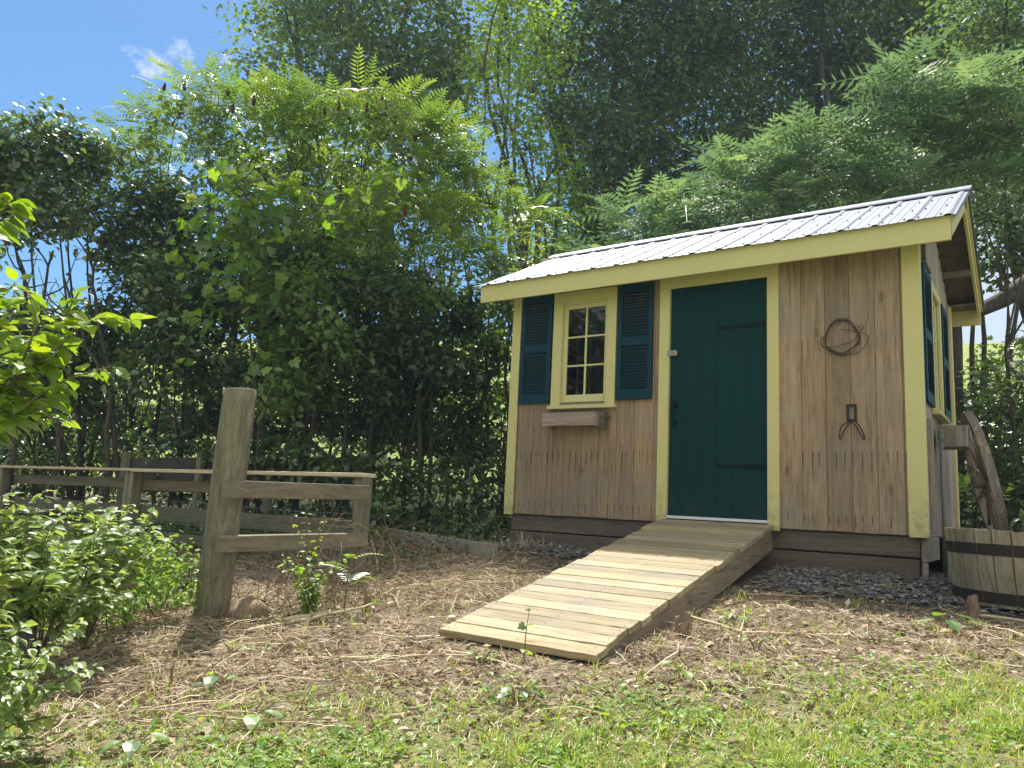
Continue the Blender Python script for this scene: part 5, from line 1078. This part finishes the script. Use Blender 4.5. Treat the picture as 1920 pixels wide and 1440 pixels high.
# chips and dead leaves
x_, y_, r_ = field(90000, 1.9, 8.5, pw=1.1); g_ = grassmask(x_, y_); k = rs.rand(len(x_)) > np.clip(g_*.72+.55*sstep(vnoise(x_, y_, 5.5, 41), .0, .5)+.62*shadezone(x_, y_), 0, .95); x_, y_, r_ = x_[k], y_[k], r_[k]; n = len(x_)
m = MB(); N_ = nrm(rs.normal(size=(n, 3))*.45+[0, 0, 1]); D_ = rs.normal(size=(n, 3))*[1, 1, .2]
scatter(m, np.stack([x_, y_, gz(x_, y_)+.004+.012*rs.rand(n)], 1), D_-(D_*N_).sum(1, keepdims=True)*N_, N_, .010+.045*rs.rand(n)**3, KITE, np.clip(.45+.22*vnoise(x_, y_, 7, 44)*2+.25*rs.normal(size=n), 0, 1))
o = m.build('leaf_litter', M['litter']); tag(o, 'brown and tan dead leaves and wood chips covering the ground', 'leaf litter', kind='stuff')
# twigs: bent three-sided sticks
def sticks(n_, rmin, rmax, lmin, lmax, rad, lift, mask=None, pw=1.15):
    x_, y_, r_ = field(n_, rmin, rmax, pw=pw)
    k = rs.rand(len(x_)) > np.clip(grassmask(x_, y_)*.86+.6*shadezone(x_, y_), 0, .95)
    if mask is not None: k &= mask(x_, y_)
    x_, y_ = x_[k], y_[k]; n = len(x_); L_ = lmin+(lmax-lmin)*rs.rand(n)**2; a_ = rs.uniform(0, 6.283, n)+0.6*np.sin(x_*3)
    dx, dy = np.cos(a_)*L_/2, np.sin(a_)*L_/2; bend = rs.normal(size=n)*.10*L_
    pts3 = []
    for t in (-1, -.35, .35, 1):
        bx_ = x_+dx*t-dy/L_*2*bend*(1-t*t); by_ = y_+dy*t+dx/L_*2*bend*(1-t*t); pts3.append(np.stack([bx_, by_, gz(bx_, by_)+.004+lift*rs.rand(n)*(1+.5*t)], 1))
    R_ = rad*(.5+rs.rand(n)); V = []
    for q, p in enumerate(pts3):
        w_ = R_*(1, .9, .8, .5)[q]
        for ang in (0, 2.09, 4.19):
            V.append(p+np.stack([-np.sin(a_)*w_*math.cos(ang), np.cos(a_)*w_*math.cos(ang), w_*math.sin(ang)+w_*.5], 1))
    V = np.stack(V, 1); off = np.arange(n)*12; f = np.array([[q*3+e, q*3+(e+1) % 3, q*3+3+(e+1) % 3, q*3+3+e] for q in range(3) for e in range(3)])
    return V.reshape(-1, 3), (off[:, None, None]+f[None]).reshape(-1, 4), np.repeat(rs.rand(n), 9)
m = MB()
for args in ((42000, 1.9, 8.0, .02, .11, .0013, .012), (9000, 2.0, 8.0, .08, .30, .0019, .025), (420, 2.2, 7.5, .3, .7, .0030, .035)):
    m.add(*sticks(*args))
m.add(*sticks(16000, 2.5, 8.0, .06, .35, .0022, .05, mask=lambda x, y: (np.hypot((x-.7)/1.1, (y+1.6)/.9) < 1)))
m.add(*sticks(11000, 2.0, 6.5, .08, .45, .0022, .03, mask=lambda x, y: (np.hypot((x-.7)/1.2, (y+3.7)/.7) < 1)))
hx = sticks(30000, 2.5, 8.0, .04, .22, .002, .12, mask=lambda x, y: (np.hypot((x-.42)/.3, (y+.35)/.3) < 1)); m.add(*hx)
o = m.build('twig_litter', M['twig']); tag(o, 'dry twigs and stalks strewn over the ground', 'twigs', kind='stuff')
# grass blades
def blades(n_, rmin, rmax, hmin, hmax, w_, dens, pw=1.2):
    x_, y_, r_ = field(n_//9, rmin, rmax, pw=pw); k = rs.rand(len(x_)) < dens(x_, y_); hs_ = np.repeat(rs.rand(k.sum())**1.5, 9); x_, y_ = np.repeat(x_[k], 9), np.repeat(y_[k], 9); n = len(x_); x_ = x_+rs.normal(size=n)*.014; y_ = y_+rs.normal(size=n)*.014
    h = (hmin+(hmax-hmin)*hs_)*(.5+.7*rs.rand(n)); a_ = rs.uniform(0, 6.283, n); ln = h*rs.uniform(.2, 1.3, n); z_ = gz(x_, y_)
    sx, sy = -np.sin(a_)*w_, np.cos(a_)*w_; V = []
    V.append(np.stack([x_-sx, y_-sy, z_-.003], 1)); V.append(np.stack([x_+sx, y_+sy, z_-.003], 1))
    V.append(np.stack([x_+np.cos(a_)*ln*.4+sx*.8, y_+np.sin(a_)*ln*.4+sy*.8, z_+h*.65], 1)); V.append(np.stack([x_+np.cos(a_)*ln*.4-sx*.8, y_+np.sin(a_)*ln*.4-sy*.8, z_+h*.65], 1))
    V.append(np.stack([x_+np.cos(a_)*ln, y_+np.sin(a_)*ln, z_+h*.9], 1)); V = np.stack(V, 1); off = np.arange(n)*5
    return V.reshape(-1, 3), [(off[:, None, None]+np.array([[0, 1, 2, 3]])).reshape(-1, 4), (off[:, None, None]+np.array([[3, 2, 4]])).reshape(-1, 3)], rs.rand(n)
def patch(x, y): return sstep(vnoise(x, y, 5.5, 11), -.15, .3)
m = MB(); V, F_, R_ = blades(330000, 1.8, 6.0, .012, .075, .0017, lambda x, y: np.clip(grassmask(x, y)*(.25+.75*patch(x, y))*(.45+.55*sstep(x*0.7-y*.2, 2.2, 3.4))+.03, 0, 1))
b_ = m.n; m.V.append(V); m.n += len(V)
for f in F_: m.F.append(f+b_); m.R.append(R_)
o = m.build('lawn_grass', M['grass']); tag(o, 'thin sunlit lawn grass in the foreground', 'grass', kind='stuff')
# clover and small weeds
x_, y_, r_ = field(150000, 1.8, 6.5, pw=1.2); g_ = grassmask(x_, y_); pz = sstep(vnoise(x_, y_, 6.5, 21), -.05, .45)
k = rs.rand(len(x_)) < np.clip(g_*(.12+.88*pz)*1.0+.10*g_+.06*sstep(vnoise(x_, y_, 9, 31), .1, .5), 0, 1); x_, y_ = x_[k], y_[k]; n = len(x_)
m = MB(); N_ = nrm(rs.normal(size=(n, 3))*.4+[0, 0, 1]); D_ = rs.normal(size=(n, 3))*[1, 1, .2]
scatter(m, np.stack([x_, y_, gz(x_, y_)+.008+.03*rs.rand(n)], 1), D_-(D_*N_).sum(1, keepdims=True)*N_, N_, .012+.03*rs.rand(n)**2, OV)
o = m.build('clover', M['clover']); tag(o, 'small round leaved clover and creeping weeds in the lawn', 'clover', kind='stuff')
# far back ground leaves
x_, y_, r_ = field(42000, 5.5, 11.5, -80, -30, pw=1.3); k = (y_ > -1.7) & (x_ < .1) & (rs.rand(len(x_)) < .9) & ((y_ > .0) | (x_ < -1.8) | (rs.rand(len(x_)) < .3)); x_, y_ = x_[k], y_[k]; n = len(x_)
m = MB(); N_ = nrm(rs.normal(size=(n, 3))*.4+[0, 0, 1]); D_ = rs.normal(size=(n, 3))*[1, 1, .2]
scatter(m, np.stack([x_, y_, gz(x_, y_)+.02+.22*rs.rand(n)**2], 1), D_-(D_*N_).sum(1, keepdims=True)*N_, N_, .03+.05*rs.rand(n), OV)
o = m.build('ground_ivy', M['mid']); tag(o, 'dark creeping leaves on the shaded ground before the thicket', 'ground cover', kind='stuff')
# gravel round the foundation
def gravel(n):
    x_ = rs.uniform(-.05, 4.3, n); y_ = -rs.rand(n)**1.2*.92+.03; k = ~blocked(x_, y_) & ~((x_ > .1) & (x_ < 1.0) & (y_ < -.5-.2*rs.rand(n))) & (y_ > -.45-.45*sstep(x_, 2.3, 2.8)*(.6+.4*rs.rand(n))); x_, y_ = x_[k], y_[k]; n = len(x_)
    ic = np.array([[0, 0, 1], [.9, 0, .1], [.28, .85, 0], [-.73, .53, .1], [-.73, -.53, 0], [.28, -.85, .1], [0, 0, -1]])
    f = np.array([[0, a_+1, (a_+1) % 5+1] for a_ in range(5)]+[[6, (a_+1) % 5+1, a_+1] for a_ in range(5)])
    S = (.010+.018*rs.rand(n))[:, None, None]*rs.uniform(.6, 1.2, (n, 1, 3))*[1.2, 1, .6]
    W = ic[None]*S*(1+.2*rs.normal(size=(n, 7, 1))); a_ = rs.uniform(0, 6.28, n); c_, s_ = np.cos(a_)[:, None], np.sin(a_)[:, None]
    Wx = W[..., 0]*c_-W[..., 1]*s_; Wy = W[..., 0]*s_+W[..., 1]*c_
    V = np.stack([Wx+x_[:, None], Wy+y_[:, None], W[..., 2]+(gz(x_, y_)+.006+.02*rs.rand(n))[:, None]], 2)
    return V.reshape(-1, 3), (np.arange(n)[:, None, None]*7+f[None]).reshape(-1, 3), np.repeat(rs.rand(n), 10)
m = MB(); m.add(*gravel(9000)); o = m.build('gravel', M['stone']); tag(o, 'grey gravel stones along the shed foundation', 'gravel', kind='stuff')

# ---------------------------------------------------------------- thin bright summer haze
hz = MB(); hz.b2((-145, -145, -26), (145, 145, 62), 0.5)
hm = new_mat('haze'); hn = hm.node_tree.nodes.new('ShaderNodeVolumePrincipled'); hn.inputs['Color'].default_value = (0.62, 0.82, 1.0, 1); hn.inputs['Density'].default_value = 0.0014; hn.inputs['Anisotropy'].default_value = 0.2
hm.node_tree.links.new(hn.outputs[0], hm.node_tree.nodes.new('ShaderNodeOutputMaterial').inputs['Volume'])
tag(hz.build('haze', hm), 'thin pale haze in the sunlit air', 'haze', kind='stuff')

# distant roof beyond the hilltop and a dark trunk behind the shed
def gnd(px, d): p = at(px, 940, d); return p, gzf(p[0], p[1])
far_b = empty('distant_building', at(1835, 700, 48), 'long low building with a pale grey roof far off beyond the grassy hill', 'building')
a_ = at(1785, 656, 50); b_ = at(1900, 662, 46); d_ = nrm(b_-a_); sd_ = nrm(np.cross(d_, [0, 0, 1.0])); L_ = np.linalg.norm(b_-a_)
MB().box((a_+b_)/2+sd_*2*np.sign((sd_@BF))-[0, 0, .35], (L_, 4.2, .6), np.stack([d_, sd_, np.cross(sd_, d_)], 1)).build('roof', M['grey'], far_b)
MB().box((a_+b_)/2+sd_*2*np.sign((sd_@BF))-[0, 0, 1.9], (L_*.97, 3.8, 2.49), np.stack([d_, sd_, np.cross(sd_, d_)], 1)).build('wall', M['grey'], far_b)
p = np.array([at(a1, b1, 9.9) for a1, b1 in ((1790, 940), (1792, 800), (1791, 640), (1786, 480))]); p[0][2] = gzf(p[0][0], p[0][1])-.1
m = MB(); m.tube(p, [.11, .095, .085, .07], 10); tag(m.build('dark_trunk', M['bark'], smooth=True), 'thick dark trunk seen right behind the shed back corner', 'tree trunk')
